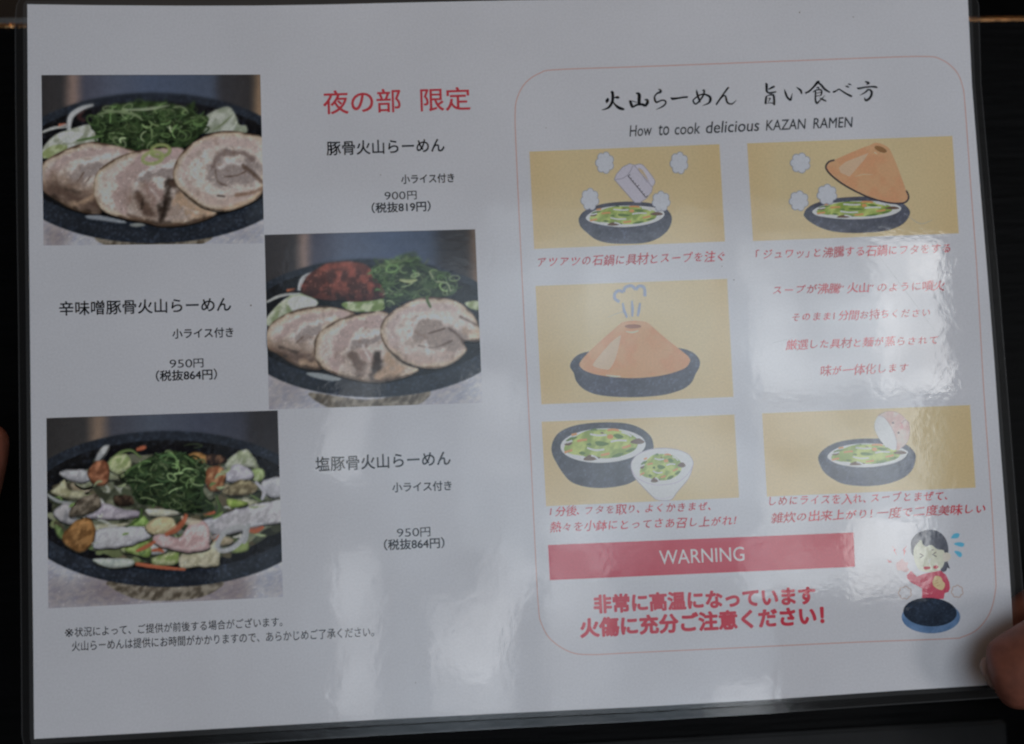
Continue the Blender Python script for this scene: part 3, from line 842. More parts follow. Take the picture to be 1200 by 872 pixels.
S1 = [([(78, 460), (180, 400), (280, 368), (350, 372), (470, 400), (500, 420), (430, 470), (340, 540), (315, 610), (335, 680), (220, 665), (130, 615), (76, 575), (60, 520)], 31,
       [([(110, 520), (180, 450), (280, 415), (380, 400), (450, 405)], 34, 12, PINK, .8), ([(170, 540), (230, 480), (330, 440), (420, 430)], 20, 8, LITE, .8), ([(230, 530), (270, 500), (320, 480)], 62, 12, GREY, .85),
        ([(235, 540), (262, 500)], 4, 2, CHAR, .8), ([(270, 545), (290, 520)], 4, 2, CHAR, .6), ([(70, 560), (150, 560), (230, 600), (320, 620)], 110, 46, (104, 82, 66), .7), ([(85, 590), (150, 580), (230, 615), (310, 640)], 60, 30, CHAR, .85), ([(140, 520), (150, 590)], 14, 9, CHAR, .6),
        ([(130, 615), (230, 665), (330, 675)], 26, 16, BURN, .9), ([(210, 645), (300, 610)], 22, 12, GOLD, .7), ([(180, 570), (240, 590)], 16, 10, BURN, .6)]),
      ([(305, 560), (320, 500), (380, 450), (460, 415), (560, 396), (690, 393), (720, 450), (690, 520), (720, 600), (780, 650), (850, 672), (800, 705), (700, 732), (600, 737), (530, 720), (440, 703), (350, 672), (312, 620)], 41,
       [([(425, 665), (428, 590), (452, 520), (512, 462), (600, 428), (690, 425)], 56, 10, PINK, .9), ([(490, 590), (497, 550), (530, 505), (600, 485), (655, 478)], 16, 6, LITE, .9), ([(520, 532), (580, 505), (645, 500)], 36, 9, GREY, .9),
        ([(560, 570), (590, 610)], 66, 16, (132, 110, 104), .9), ([(545, 560), (580, 600), (600, 640)], 10, 5, LITE, .6), ([(500, 620), (580, 685), (690, 650)], 110, 50, (104, 84, 72), .6), ([(500, 585), (520, 640), (560, 680)], 40, 16, CHAR, .85), ([(650, 540), (625, 600), (610, 690)], 34, 14, BURN, .85), ([(655, 550), (690, 600)], 26, 12, CHAR, .8),
        ([(600, 710), (620, 640)], 26, 12, BURN, .9), ([(680, 625), (740, 672), (810, 690)], 48, 16, GOLD, .85), ([(700, 650), (760, 680)], 14, 8, LITE, .5), ([(540, 722), (640, 735), (720, 728), (810, 702)], 22, 12, BURN, .8), ([(460, 690), (520, 712)], 20, 12, CHAR, .7), ([(520, 620), (515, 660)], 12, 6, BURN, .7)]),
      ([(655, 490), (680, 430), (740, 370), (820, 330), (900, 318), (980, 328), (1060, 355), (1080, 450), (1060, 540), (1040, 600), (980, 640), (880, 670), (780, 650), (705, 595), (662, 545)], 51,
       [([(720, 550), (705, 480), (760, 405), (850, 368), (940, 365), (1030, 400)], 34, 14, PINK, .6), ([(730, 560), (790, 615), (890, 630), (990, 590)], 36, 14, (144, 122, 112), .6), ([(745, 520), (760, 460), (800, 410)], 26, 10, LITE, .5),
        ([(860, 500), (900, 505), (980, 495)], 112, 16, GREY, .9), ([(830, 470), (850, 430), (900, 412), (960, 420), (1000, 440)], 24, 9, (102, 87, 82), .8), ([(860, 478), (905, 455), (960, 470)], 18, 8, LITE, .75),
        ([(880, 518), (930, 515), (975, 495)], 5, 2, CHAR, .8), ([(840, 490), (850, 540), (890, 560)], 6, 3, CHAR, .5), ([(960, 470), (1005, 505), (1050, 545)], 13, 8, CHAR, .75), ([(850, 602), (880, 606)], 6, 3, BURN, .7), ([(930, 600), (990, 590), (1050, 570)], 14, 8, (104, 76, 58), .7), ([(880, 660), (980, 632), (1040, 595)], 12, 8, GOLD, .7)])]
for i, (o_, sd, st_) in enumerate(S1):
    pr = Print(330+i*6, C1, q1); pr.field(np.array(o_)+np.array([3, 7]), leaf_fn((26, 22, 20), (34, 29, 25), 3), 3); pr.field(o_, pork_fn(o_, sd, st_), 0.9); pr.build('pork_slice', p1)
rg = Print(352, C1, q1)
rg.stroke(ellipse((598, 405), 42, 26, -8, 14), 15, (112, 120, 70), closed=True)
rg.stroke(ellipse((565, 436), 45, 25, -12, 14), 16, (124, 130, 82), closed=True)
rg.build('green_onion_ring', p1)
eg = Print(352, C1, q1)
eg.poly([(270, 690), (340, 690), (445, 715), (430, 724), (340, 712), (285, 705)], (104, 108, 114), True); eg.poly([(462, 730), (500, 722), (535, 732), (490, 740)], (104, 106, 104), True)
eg.build('egg_white', p1)

CANVAS.finish(11); CANVAS = None
# --- photo 2: spicy miso pork ramen
C2 = (300, 250, 3.6333)
Q2 = [(310, 275.3), (556.8, 268.7), (565.4, 472), (315.2, 480)]
BG2 = [(30, (44, 41, 42)), (180, (50, 47, 48)), (195, (126, 104, 94)), (220, (120, 100, 92)), (238, (62, 62, 74)), (380, (70, 78, 96)), (560, (62, 74, 96)), (740, (58, 68, 86)), (790, (46, 46, 50)), (900, (46, 42, 41)), (925, (92, 72, 58)), (940, (104, 82, 64))]
p2, q2 = photo('food_photo', Q2, C2, BG2, 660, 13, 'printed photo of pork ramen with a mound of red chilli miso')
bowl(p2, q2, C2, (495, 488), 590, 292, (495, 465), 540, 240, 61, [(230, 760), (480, 790), (730, 750), (680, 815), (480, 838), (320, 826)])
for pts, a, b, s in (([(50, 445), (120, 370), (190, 340), (262, 372), (250, 402), (150, 445), (60, 480)], (112, 120, 90), (150, 152, 136), 5),
                     ([(140, 375), (190, 350), (262, 375), (240, 410), (170, 420)], (150, 150, 144), (158, 158, 152), 6),
                     ([(365, 385), (440, 370), (535, 362), (545, 410), (470, 420), (400, 415)], (92, 108, 58), (144, 150, 120), 7),
                     ([(885, 380), (945, 375), (945, 412), (905, 405)], (110, 118, 80), (140, 146, 120), 8)):
    cb = Print(10+s, C2, q2); cb.field(pts, leaf_fn(a, b, s), 1.3); cb.build('cabbage_leaf', p2)
cb = Print(20, C2, q2); cb.stroke([(262, 250), (205, 280), (185, 330)], [10, 22, 12], (146, 146, 146)); cb.build('onion_shred', p2)
cb = Print(20, C2, q2); cb.stroke([(48, 380), (110, 352), (190, 342)], [8, 12, 6], (140, 140, 136)); cb.build('onion_shred', p2)
cb = Print(20, C2, q2); cb.stroke([(135, 330), (170, 326)], 10, (150, 84, 52)); cb.build('onion_shred', p2)
sc_ = Print(26, C2, q2)
onion_heap(sc_, [(480, 250), (540, 210), (620, 195), (670, 185), (720, 225), (790, 250), (850, 285), (840, 345), (740, 362), (640, 372), (560, 400), (530, 340)], 150, 18, GREENS, (36, 46, 28))
sc_.stroke(ellipse((655, 185), 26, 11, -20, 12), 6, (56, 70, 44), closed=True); sc_.stroke([(560, 215), (620, 205), (650, 190)], [4, 8, 5], (84, 98, 66))
sc_.stroke([(610, 285), (650, 292), (685, 285)], [8, 16, 8], (128, 134, 92)); sc_.stroke([(735, 250), (750, 280)], 7, (136, 138, 110)); sc_.stroke([(760, 292), (810, 300), (825, 335)], 7, (112, 122, 90))
sc_.build('green_onion_heap', p2)
mis = Print(130, C2, q2)
def miso_fn(x, y):
    t = fbm(x, y, 26, 71); b = fbm(x, y, 8, 74)
    c = mixc((56, 31, 26), (108, 54, 42), sst(.3, .7, t)*.9+sst(330, 230, y)*.25-.12)
    c = mixc(c, (138, 82, 66), sst(.62, .8, b)*.6)
    return c*(1.12-.5*sst(300, 385, y)[:, None])
mis.field([(192, 330), (215, 275), (260, 240), (310, 215), (400, 208), (470, 222), (500, 265), (545, 330), (540, 362), (440, 377), (360, 372), (300, 372), (230, 355)], miso_fn, 1.0)
mis.build('red_miso_mound', p2)
S2 = [([(46, 515), (80, 460), (180, 410), (300, 397), (425, 425), (340, 470), (278, 530), (262, 600), (280, 660), (180, 650), (90, 595), (50, 572)], 33,
       [([(110, 525), (180, 462), (290, 432), (390, 428)], 32, 12, PINK, .8), ([(150, 540), (220, 480), (320, 450)], 16, 7, LITE, .7), ([(185, 535), (225, 510), (260, 495)], 52, 12, GREY, .85), ([(175, 550), (205, 525)], 4, 2, CHAR, .7),
        ([(60, 570), (130, 580), (250, 600)], 90, 40, (108, 86, 70), .65), ([(60, 590), (130, 602), (240, 625)], 50, 26, CHAR, .8), ([(110, 610), (180, 650), (275, 658)], 24, 14, BURN, .85), ([(200, 635), (262, 640)], 24, 12, GOLD, .7), ([(110, 570), (180, 590)], 14, 9, BURN, .6)]),
      ([(250, 575), (262, 520), (330, 465), (430, 430), (560, 420), (560, 480), (570, 560), (620, 630), (695, 655), (640, 692), (520, 717), (400, 702), (300, 667), (258, 625)], 43,
       [([(345, 655), (346, 590), (372, 530), (430, 482), (535, 462)], 48, 10, PINK, .9), ([(400, 590), (420, 542), (490, 512), (535, 512)], 15, 6, LITE, .9), ([(430, 560), (510, 540)], 30, 9, GREY, .9), ([(470, 590), (500, 620)], 50, 14, (132, 110, 104), .8),
        ([(455, 560), (490, 632)], 9, 4, LITE, .7), ([(400, 625), (480, 675), (570, 650)], 84, 40, (108, 90, 78), .55), ([(415, 605), (440, 665)], 40, 16, CHAR, .7), ([(520, 600), (505, 690)], 32, 14, BURN, .8), ([(560, 620), (600, 668), (530, 700)], 38, 14, GOLD, .85), ([(370, 692), (480, 715), (600, 702)], 20, 12, BURN, .75)]),
      ([(528, 500), (545, 450), (600, 402), (680, 365), (770, 358), (850, 375), (920, 430), (952, 500), (945, 542), (882, 545), (892, 585), (840, 632), (770, 657), (680, 650), (600, 612), (545, 555)], 53,
       [([(590, 560), (578, 490), (625, 422), (720, 392), (830, 402)], 34, 14, PINK, .6), ([(600, 580), (700, 625), (820, 600)], 34, 14, (144, 122, 112), .6), ([(720, 500), (780, 520), (850, 545)], 100, 18, (120, 105, 97), .85), ([(650, 525), (685, 455), (755, 442), (810, 470)], 14, 6, LITE, .7),
        ([(730, 512), (800, 490)], 5, 2, CHAR, .7), ([(815, 488), (860, 522), (892, 562)], 9, 6, CHAR, .75), ([(690, 562), (760, 570), (830, 542)], 6, 3, CHAR, .6), ([(865, 440), (945, 480)], 8, 5, CHAR, .6), ([(720, 545), (730, 600)], 10, 6, LITE, .7), ([(890, 500), (940, 510)], 20, 10, GOLD, .5)])]
for i, (o_, sd, st_) in enumerate(S2):
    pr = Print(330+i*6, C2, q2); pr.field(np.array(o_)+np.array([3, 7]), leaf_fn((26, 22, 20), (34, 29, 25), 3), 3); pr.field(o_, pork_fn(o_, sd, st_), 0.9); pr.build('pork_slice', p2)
eg = Print(352, C2, q2); eg.poly([(218, 676), (290, 680), (365, 702), (320, 712), (240, 694)], (112, 116, 118), True); eg.build('egg_white', p2)
rg = Print(352, C2, q2); rg.stroke([(725, 352), (728, 375), (742, 402)], [8, 12, 8], (66, 84, 46)); rg.build('green_onion_ring', p2)

CANVAS.finish(12); CANVAS = None
# --- photo 3: salt seafood ramen
C3 = (40, 470, 3.4867)
Q3 = [(54.3, 490), (325.4, 481), (331.7, 699.5), (56.7, 713)]
BG3 = [(40, (42, 40, 40)), (225, (50, 48, 48)), (245, (112, 92, 76)), (285, (106, 88, 74)), (305, (60, 60, 68)), (480, (66, 72, 84)), (700, (58, 62, 76)), (850, (52, 54, 64)), (890, (42, 41, 44)), (1020, (40, 38, 40))]
p3, q3 = photo('food_photo', Q3, C3, BG3, 640, 23, 'printed photo of seafood ramen with squid, shrimp and mussels')
bowl(p3, q3, C3, (545, 441), 625, 316, (545, 425), 565, 262, 81, [(300, 735), (550, 752), (770, 735), (690, 795), (540, 812), (400, 800)])
fl_ = Print(10, C3, q3); rnd = random.Random(4)
fl_.field(ellipse((545, 440), 468, 222, 0, 40), leaf_fn((52, 55, 42), (96, 97, 78), 6, 34), 1.5, False)
for i in range(158):
    a = rnd.uniform(0, 6.283); r = math.sqrt(rnd.random())
    x, y = 545+475*r*math.cos(a), 440+218*r*math.sin(a)
    col = rnd.choice([(84, 96, 58), (104, 112, 74), (122, 124, 100), (70, 76, 56), (100, 92, 70), (58, 60, 46), (134, 134, 120)])
    w, h = rnd.uniform(18, 56), rnd.uniform(9, 22); rot = rnd.uniform(-50, 50)
    pts = [(x+(px*math.cos(math.radians(rot))-py*math.sin(math.radians(rot))), y+(px*math.sin(math.radians(rot))+py*math.cos(math.radians(rot))))
           for px, py in ((-w, -h*.4), (-w*.3, -h), (w*.6, -h*.7), (w, h*.2), (w*.3, h), (-w*.7, h*.7))]
    f = rnd.uniform(.6, 1.0)
    fl_.poly(pts, tuple(c*f for c in col), True)
fl_.build('chopped_vegetables', p3)
def bits(name, base, items, step=1.3):
    pr = Print(base, C3, q3)
    for i, (pts, a, b) in enumerate(items):
        o = spline(np.array(pts, float), n=6)
        ctr = o.mean(0); k = 1+(fbm(o[:, 0], o[:, 1], 30, base+i)-.5)*.28
        o = ctr+(o-ctr)*k[:, None]
        pr.field(o+np.array([1, 6]), leaf_fn((24, 25, 22), (34, 34, 28), 3), 3, smooth=False)
        base_fn = leaf_fn(a, b, base+i, 20)
        def fn(x, y, o=o, base_fn=base_fn, sd=base+i):
            d = poly_dist(np.column_stack([x, y]), o); t = (y-o[:, 1].min())/(np.ptp(o[:, 1])+1)
            c = base_fn(x, y)*(.80+.20*sst(0, 12, d+(fbm(x, y, 18, sd)-.5)*10))[:, None]*(1.12-.22*t)[:, None]
            vein = sst(.07, .0, np.abs(vnoise(x*.8, y*1.6, 30, sd+5)-.5))
            return np.clip(c*(1-.04*vein[:, None]), 4, 230)
        pr.field(o, fn, step, smooth=False)
    return pr
rnd = random.Random(12)
for i in range(26):
    a = 6.283*i/26+rnd.uniform(-.15, .15); r = rnd.uniform(.62, .98); x, y = 545+425*r*math.cos(a), 440+190*r*math.sin(a)
    n_ = rnd.randint(5, 8); w, h, t0 = rnd.uniform(32, 62), rnd.uniform(18, 34), rnd.uniform(0, 6)
    pts = [(x+w*rnd.uniform(.7, 1.15)*math.cos(t0+6.283*k/n_), y+h*rnd.uniform(.7, 1.15)*math.sin(t0+6.283*k/n_)) for k in range(n_)]
    ca, cb_ = rnd.choice([((112, 114, 88), (146, 145, 124)), ((128, 126, 112), (152, 149, 138)), ((98, 108, 70), (132, 138, 100)), ((134, 132, 126), (154, 152, 148)), ((116, 104, 82), (142, 132, 110))])
    pr = bits('c', 170+i, [(pts, ca, cb_)]); pr.build('cabbage_leaf', p3)
cabs = [([(75, 372), (105, 345), (130, 322), (146, 362), (210, 368), (202, 400), (120, 392)], (128, 124, 92), (150, 146, 118)),
        ([(318, 232), (378, 220), (396, 268), (345, 302), (305, 272)], (112, 124, 76), (146, 150, 110)),
        ([(778, 252), (820, 215), (865, 198), (900, 240), (912, 275), (860, 272), (800, 282)], (116, 122, 96), (146, 148, 132)),
        ([(880, 285), (930, 280), (932, 322), (892, 328)], (112, 126, 78), (140, 148, 112)),
        ([(370, 602), (420, 585), (470, 572), (472, 632), (400, 622)], (98, 116, 54), (126, 138, 80)),
        ([(480, 642), (540, 620), (592, 614), (580, 662), (500, 668)], (102, 116, 62), (140, 142, 104)),
        ([(788, 402), (830, 405), (872, 420), (800, 437)], (104, 124, 48), (128, 142, 70)),
        ([(790, 605), (830, 580), (866, 560), (870, 606), (820, 618)], (92, 108, 58), (112, 124, 74)),
        ([(440, 462), (480, 505), (420, 512), (378, 514), (410, 485)], (100, 128, 56), (124, 146, 80)),
        ([(88, 500), (118, 520), (136, 570), (100, 548)], (70, 88, 46), (96, 112, 66)),
        ([(595, 622), (660, 610), (700, 602), (745, 572), (750, 662), (690, 672), (600, 677)], (138, 132, 108), (158, 152, 130)),
        ([(246, 642), (320, 640), (402, 646), (410, 666), (320, 680), (256, 662)], (126, 132, 126), (146, 150, 140)),
        ([(458, 442), (520, 440), (602, 452), (530, 472), (470, 468)], (150, 148, 128), (158, 154, 138)),
        ([(250, 505), (330, 500), (400, 498), (330, 520), (260, 530)], (140, 136, 112), (152, 148, 126))]
pr = bits('c', 216, cabs); pr.stroke([(52, 378), (100, 408), (170, 420)], [8, 14, 8], (120, 122, 120)); pr.build('cabbage_pieces', p3)
sq = [([(690, 492), (760, 466), (860, 432), (1010, 404), (1020, 488), (900, 512), (780, 548), (712, 532)], (134, 131, 133), (158, 154, 157)),
      ([(925, 335), (960, 317), (1010, 318), (1010, 386), (945, 390)], (136, 135, 139), (152, 150, 154)),
      ([(776, 305), (810, 265), (858, 268), (892, 308), (850, 328), (790, 332)], (134, 130, 136), (156, 152, 158)),
      ([(213, 455), (248, 422), (300, 420), (370, 442), (424, 448), (426, 472), (300, 482), (225, 476)], (128, 120, 128), (152, 144, 150)),
      ([(246, 596), (262, 532), (320, 516), (440, 510), (472, 552), (400, 586), (300, 600)], (142, 140, 142), (158, 156, 158)),
      ([(116, 290), (160, 282), (222, 286), (230, 322), (190, 336), (122, 310)], (128, 126, 128), (150, 147, 149)),
      ([(250, 240), (280, 190), (312, 182), (290, 225), (262, 250)], (128, 128, 128), (146, 146, 144)),
      ([(85, 455), (120, 420), (165, 440), (175, 500), (110, 490)], (112, 110, 112), (136, 132, 132))]
for i, it in enumerate(sq):
    pr = bits('s', 246+i*3, [it]); pr.build('squid_piece', p3)
ms = [([(118, 562), (140, 520), (180, 485), (230, 482), (255, 515), (245, 572), (200, 610), (148, 600)], (92, 62, 30), (132, 94, 50)),
      ([(222, 295), (240, 262), (268, 246), (305, 260), (310, 320), (280, 345), (240, 340)], (94, 56, 36), (138, 90, 62)),
      ([(695, 300), (720, 270), (748, 266), (776, 292), (772, 350), (730, 372), (700, 345)], (104, 62, 36), (146, 106, 70)),
      ([(608, 235), (655, 210), (704, 226), (702, 256), (640, 252)], (110, 76, 36), (136, 100, 54)),
      ([(765, 378), (800, 345), (850, 322), (906, 342), (892, 376), (820, 388)], (88, 78, 56), (130, 120, 92)),
      ([(702, 226), (745, 220), (782, 235), (770, 256), (712, 262)], (40, 30, 26), (92, 66, 48)),
      ([(330, 392), (370, 384), (402, 392), (410, 422), (345, 428)], (38, 30, 24), (76, 60, 46)),
      ([(148, 468), (180, 405), (258, 382), (275, 425), (220, 462)], (66, 58, 48), (104, 94, 80))]
for i, it in enumerate(ms):
    pr = bits('m', 272+i*3, [it]); pr.build('mussel', p3)
pr = bits('h', 300, [([(480, 548), (530, 542), (590, 556), (620, 520), (645, 488), (690, 496), (722, 560), (704, 600), (620, 617), (540, 602), (492, 572)], (150, 122, 120), (170, 146, 143))])
pr.stroke([(600, 470), (625, 490), (680, 492)], [8, 30, 10], (158, 142, 124)); pr.build('shrimp', p3)
pr = bits('k', 297, [(ellipse((520, 510), 62, 36, -12, 16), (148, 134, 100), (164, 150, 116))]); pr.build('scallop', p3)
pr = Print(306, C3, q3)
for st in ([(535, 545, 14), (575, 525, 26), (605, 495, 22), (622, 462, 14)], [(418, 612, 8), (455, 595, 18), (495, 572, 12)], [(415, 662, 14), (500, 675, 16), (618, 686, 10)], [(866, 525, 14), (900, 528, 24), (935, 512, 10)], [(725, 562, 18), (762, 546, 12)], [(418, 202, 10), (440, 195, 18), (458, 190, 12)], [(690, 468, 10), (715, 462, 18), (738, 452, 10)], [(480, 610, 8), (510, 605, 16), (530, 615, 8)]):
    a = np.array(st, float); pr.stroke(a[:, :2], a[:, 2], (138, 74, 48))
pr.build('carrot_strips', p3)
for k in range(34):
    a = rnd.uniform(0, 6.283); r = math.sqrt(rnd.uniform(.2, 1)); x, y = 540+430*r*math.cos(a), 445+190*r*math.sin(a)
    t = rnd.uniform(-.6, .6)+math.pi*(k % 2); L = rnd.uniform(22, 60); cv = rnd.uniform(-12, 12)
    col = rnd.choice([(138, 138, 130), (122, 130, 96), (96, 116, 62), (150, 148, 140), (84, 100, 58)])
    sl = Print(292+k % 6, C3, q3); sl.stroke([(x, y), (x+math.cos(t)*L*.5-math.sin(t)*cv, y+math.sin(t)*L*.5+math.cos(t)*cv), (x+math.cos(t)*L, y+math.sin(t)*L)], [5, rnd.uniform(7, 13), 4], col)
    sl.build('vegetable_sliver', p3)
sc_ = Print(318, C3, q3)
onion_heap(sc_, [(378, 305), (440, 250), (500, 222), (560, 205), (640, 228), (700, 290), (690, 370), (735, 445), (620, 455), (500, 428), (430, 418), (400, 360)], 190, 28, [(40, 55, 33), (50, 66, 37), (33, 47, 27), (60, 75, 44), (28, 40, 24), (76, 90, 58)], (26, 36, 20))
sc_.stroke([(440, 440), (430, 480), (378, 515)], [8, 10, 4], (58, 78, 38)); sc_.stroke([(740, 385), (755, 430), (740, 465), (690, 468)], [6, 10, 10, 5], (60, 78, 42)); sc_.stroke([(370, 300), (400, 275), (450, 250)], [5, 10, 6], (66, 88, 48))
sc_.stroke([(610, 185), (650, 178), (685, 186), (650, 196)], [4, 6, 6, 4], (48, 56, 40)); sc_.stroke([(322, 230), (360, 210), (400, 205), (440, 235)], [4, 12, 10, 5], (84, 100, 56))
sc_.build('green_onion_heap', p3)
on = Print(314, C3, q3); on.stroke(ellipse((802, 560), 66, 34, -38, 16), 22, (134, 134, 134), closed=True); on.stroke([(872, 500), (862, 560), (850, 580)], 16, (128, 128, 128)); on.stroke([(900, 330), (935, 370), (925, 405)], [10, 16, 10], (140, 138, 142)); on.build('onion_ring', p3)

CANVAS.finish(13, .6, .22); CANVAS = None
# ------------------------------------------------------------------ cooking-step pictures
YEL = (166, 143, 92)
def step(quad, crop, label, seed):
    q = np.array(quad, float); pr = Print(2)
    x0 = q[:, 0].min(); w = q[:, 0].max()-x0
    def fn(x, y):
        t = fbm(x, y, 70, seed); u = (x-x0)/w
        e = sst(.22, .0, u)+sst(.78, 1., u)
        c = mixc((160, 143, 107), (157, 137, 98), np.clip(e*.7+(t-.5)*.8, 0, 1))
        return c
    pr.field(q, fn, 3.0, smooth=False)
    o = pr.build('step_picture', menu); o['label'] = label
    return o
def soup(parent, crop, outline, box, base):
    """stew of greens, noodles and carrot; box = centre x, y, half widths in crop units"""
    pr = Print(base, crop); cx, cy, rx, ry = box
    pr.field(outline, leaf_fn((172, 172, 160), (178, 178, 168), 3, 30), 1.6)
    T = lambda pts: [(cx+(x-348)/260*rx, cy+(y-222)/105*ry) for x, y in pts]
    s = (rx/260+ry/105)/2
    pr.field(T([(110, 250), (130, 200), (190, 160), (260, 128), (350, 122), (450, 130), (520, 155), (560, 190), (550, 240), (500, 272), (420, 295), (340, 300), (240, 290), (160, 275)]), leaf_fn((104, 122, 48), (142, 152, 76), 9, rx/5), 1.2)
    for pts in ([(300, 200), (330, 195), (385, 210), (350, 225), (310, 220)], [(410, 160), (440, 150), (475, 170), (440, 182)], [(120, 195), (150, 172), (192, 170), (160, 190)], [(200, 268), (220, 258), (242, 270), (220, 280)], [(398, 295), (430, 272), (475, 268), (450, 290)], [(485, 258), (520, 238), (550, 240), (510, 262)], [(245, 215), (270, 205), (275, 225)], [(262, 130), (300, 118), (310, 130)]):
        pr.poly(T(pts), (72, 96, 42), True)
    for st in ([(375, 128), (410, 124), (445, 130)], [(190, 195), (222, 188), (250, 186)], [(465, 236), (490, 230), (518, 220)], [(112, 264), (138, 256), (160, 250)], [(335, 281), (362, 276), (388, 270)], [(155, 158), (188, 150)]):
        pr.stroke(T(st), 14*s, (182, 112, 62))
    pr.dot(T([(392, 168)])[0], 20*s, (184, 110, 60), 10, ry=14*s)
    for pts in ([(515, 202), (545, 182), (575, 180), (602, 202), (560, 214)], [(228, 308), (262, 280), (300, 288), (332, 297), (280, 314)], [(110, 216), (135, 206), (162, 204), (140, 222)], [(328, 146), (345, 140), (352, 150)]):
        pr.poly(T(pts), (82, 62, 48), True)
    for st in ([(268, 152), (320, 160), (370, 157)], [(395, 199), (440, 190), (492, 192)], [(250, 236), (300, 250), (355, 246)], [(460, 140), (495, 150), (522, 166)], [(572, 220), (560, 256)], [(180, 284), (232, 291)], [(275, 283), (298, 290), (320, 308)], [(128, 204), (160, 192)]):
        pr.stroke(T(st), 11*s, (190, 188, 182))
    return pr.build('stew', parent)
def puff(parent, crop, c, rx, ry, base, lobes=7, rot=0, fill=(150, 152, 166), edge_=(116, 118, 132)):
    t = np.linspace(0, 2*np.pi, 140, endpoint=False)
    r = .84+.22*np.abs(np.sin(t*lobes/2+rot))**.7
    pts = np.column_stack([c[0]+rx*r*np.cos(t), c[1]+ry*r*np.sin(t)])
    pr = Print(base, crop)
    if fill: pr.poly(pts, fill)
    pr.stroke(pts, 4.5 if fill else 6, edge_, smooth=False, closed=True); return pr.build('steam_puff', parent)
def stone_pot(parent, crop, outer, base, col=(62, 64, 74), name='stone_pot'):
    pr = Print(base, crop); pr.field(outer, speckle(col, .22, 91, 9), 1.4); return pr.build(name, parent)

A1 = (640, 170, 5.4545)
s1 = step([(620.4, 177.7), (843, 169), (849.6, 283), (626, 291.7)], A1, 'yellow step picture of soup poured from a measuring cup', 31)
stone_pot(s1, A1, [(208, 480), (215, 455), (240, 425), (300, 395), (380, 373), (500, 362), (620, 365), (700, 380), (770, 410), (800, 450), (803, 485), (790, 525), (760, 565), (700, 605), (620, 627), (500, 632), (400, 627), (320, 605), (260, 560), (220, 520)], 5)
soup(s1, A1, [(256, 460), (290, 430), (350, 405), (440, 390), (560, 388), (660, 395), (730, 410), (755, 435), (745, 462), (700, 490), (620, 512), (500, 525), (400, 518), (310, 500), (265, 482)], (505, 456, 248, 68), 7)
cup = Print(50, A1)
cup.poly([(560, 130), (580, 124), (605, 124), (630, 142), (692, 222), (688, 255), (668, 268), (650, 240), (600, 170)], (152, 148, 158), True)
cup.poly([(590, 152), (600, 150), (620, 165), (655, 228), (645, 240), (632, 225)], (159, 140, 100), True)
cup.poly([(435, 222), (450, 185), (490, 140), (535, 119), (562, 128), (600, 170), (650, 225), (682, 272), (675, 298), (640, 342), (600, 368), (568, 368), (550, 350), (500, 290)], (148, 144, 154))
cup.stroke([(435, 222), (450, 185), (490, 140), (535, 119), (562, 128), (680, 270), (675, 298), (640, 342), (600, 368), (568, 368), (550, 350), (440, 224)], 4, (116, 110, 124), smooth=False)
cup.stroke([(440, 220), (490, 212), (530, 180), (556, 130)], 4, (112, 106, 120)); cup.stroke([(562, 130), (600, 122), (630, 140), (692, 222), (686, 258), (668, 266)], 4, (120, 114, 128))
cup.stroke([(590, 152), (600, 150), (655, 228), (645, 240), (590, 155)], 3, (120, 114, 128), smooth=False)
cup.stroke([(522, 196), (580, 265), (638, 336)], 6, (66, 60, 66))
for i in range(9):
    t = i/8; x, y = 524+112*t, 198+136*t; cup.stroke([(x, y), (x+(14 if i % 4 == 0 else 8), y-(10 if i % 4 == 0 else 5))], 5, (70, 64, 70), smooth=False)
cup.build('measuring_cup', s1)
for i, (c, rx, ry) in enumerate((((375, 113), 56, 66), ((850, 115), 55, 67), ((280, 347), 55, 67), ((735, 360), 55, 62))): puff(s1, A1, c, rx, ry, 84, rot=i*.3)

A2 = (880, 160, 5.0)
s2 = step([(875.5, 168), (1116, 159.3), (1123.6, 273.5), (882.4, 282.5)], A2, 'yellow step picture of a clay lid lowered onto the pot', 32)
stone_pot(s2, A2, [(310, 455), (325, 425), (370, 395), (450, 370), (560, 356), (700, 352), (820, 368), (895, 395), (930, 432), (928, 465), (900, 505), (850, 535), (760, 558), (600, 566), (480, 556), (400, 531), (340, 496), (312, 468)], 5)
soup(s2, A2, [(360, 438), (400, 412), (480, 390), (580, 380), (700, 378), (800, 385), (865, 405), (880, 425), (850, 450), (780, 470), (650, 484), (520, 482), (430, 472), (380, 460)], (620, 431, 256, 52), 7)
def lid_fn(x, y):
    t = fbm(x, y, 60, 77); return mixc((168, 122, 86), (161, 115, 81), sst(.35, .75, t))
ld = Print(50, A2)
ld.field([(440, 182), (452, 152), (488, 138), (560, 106), (650, 68), (700, 50), (725, 38), (762, 42), (800, 62), (820, 88), (860, 180), (905, 305), (925, 345), (918, 372), (890, 387), (800, 382), (680, 347), (560, 287), (480, 228)], lid_fn, 1.3)
ld.stroke([(490, 138), (455, 150), (440, 185), (480, 235), (560, 292), (680, 352), (800, 387), (890, 390), (920, 370), (923, 345), (910, 316)], 10, (50, 46, 52))
ld.poly([(515, 182), (555, 148), (690, 95), (668, 132), (578, 236), (525, 212)], (172, 134, 108)); ld.stroke([(610, 235), (660, 222), (715, 224)], [3, 6, 3], (182, 136, 104)); ld.stroke([(722, 92), (740, 102)], 6, (190, 146, 116))
ld.dot((760, 75), 38, (112, 80, 48), 20, 22, 16)
ld.build('clay_lid', s2)
for i, (c, rx, ry) in enumerate((((290, 155), 56, 56), ((281, 377), 54, 56), ((446, 340), 56, 57))): puff(s2, A2, c, rx, ry, 84, lobes=7, rot=i*.3)

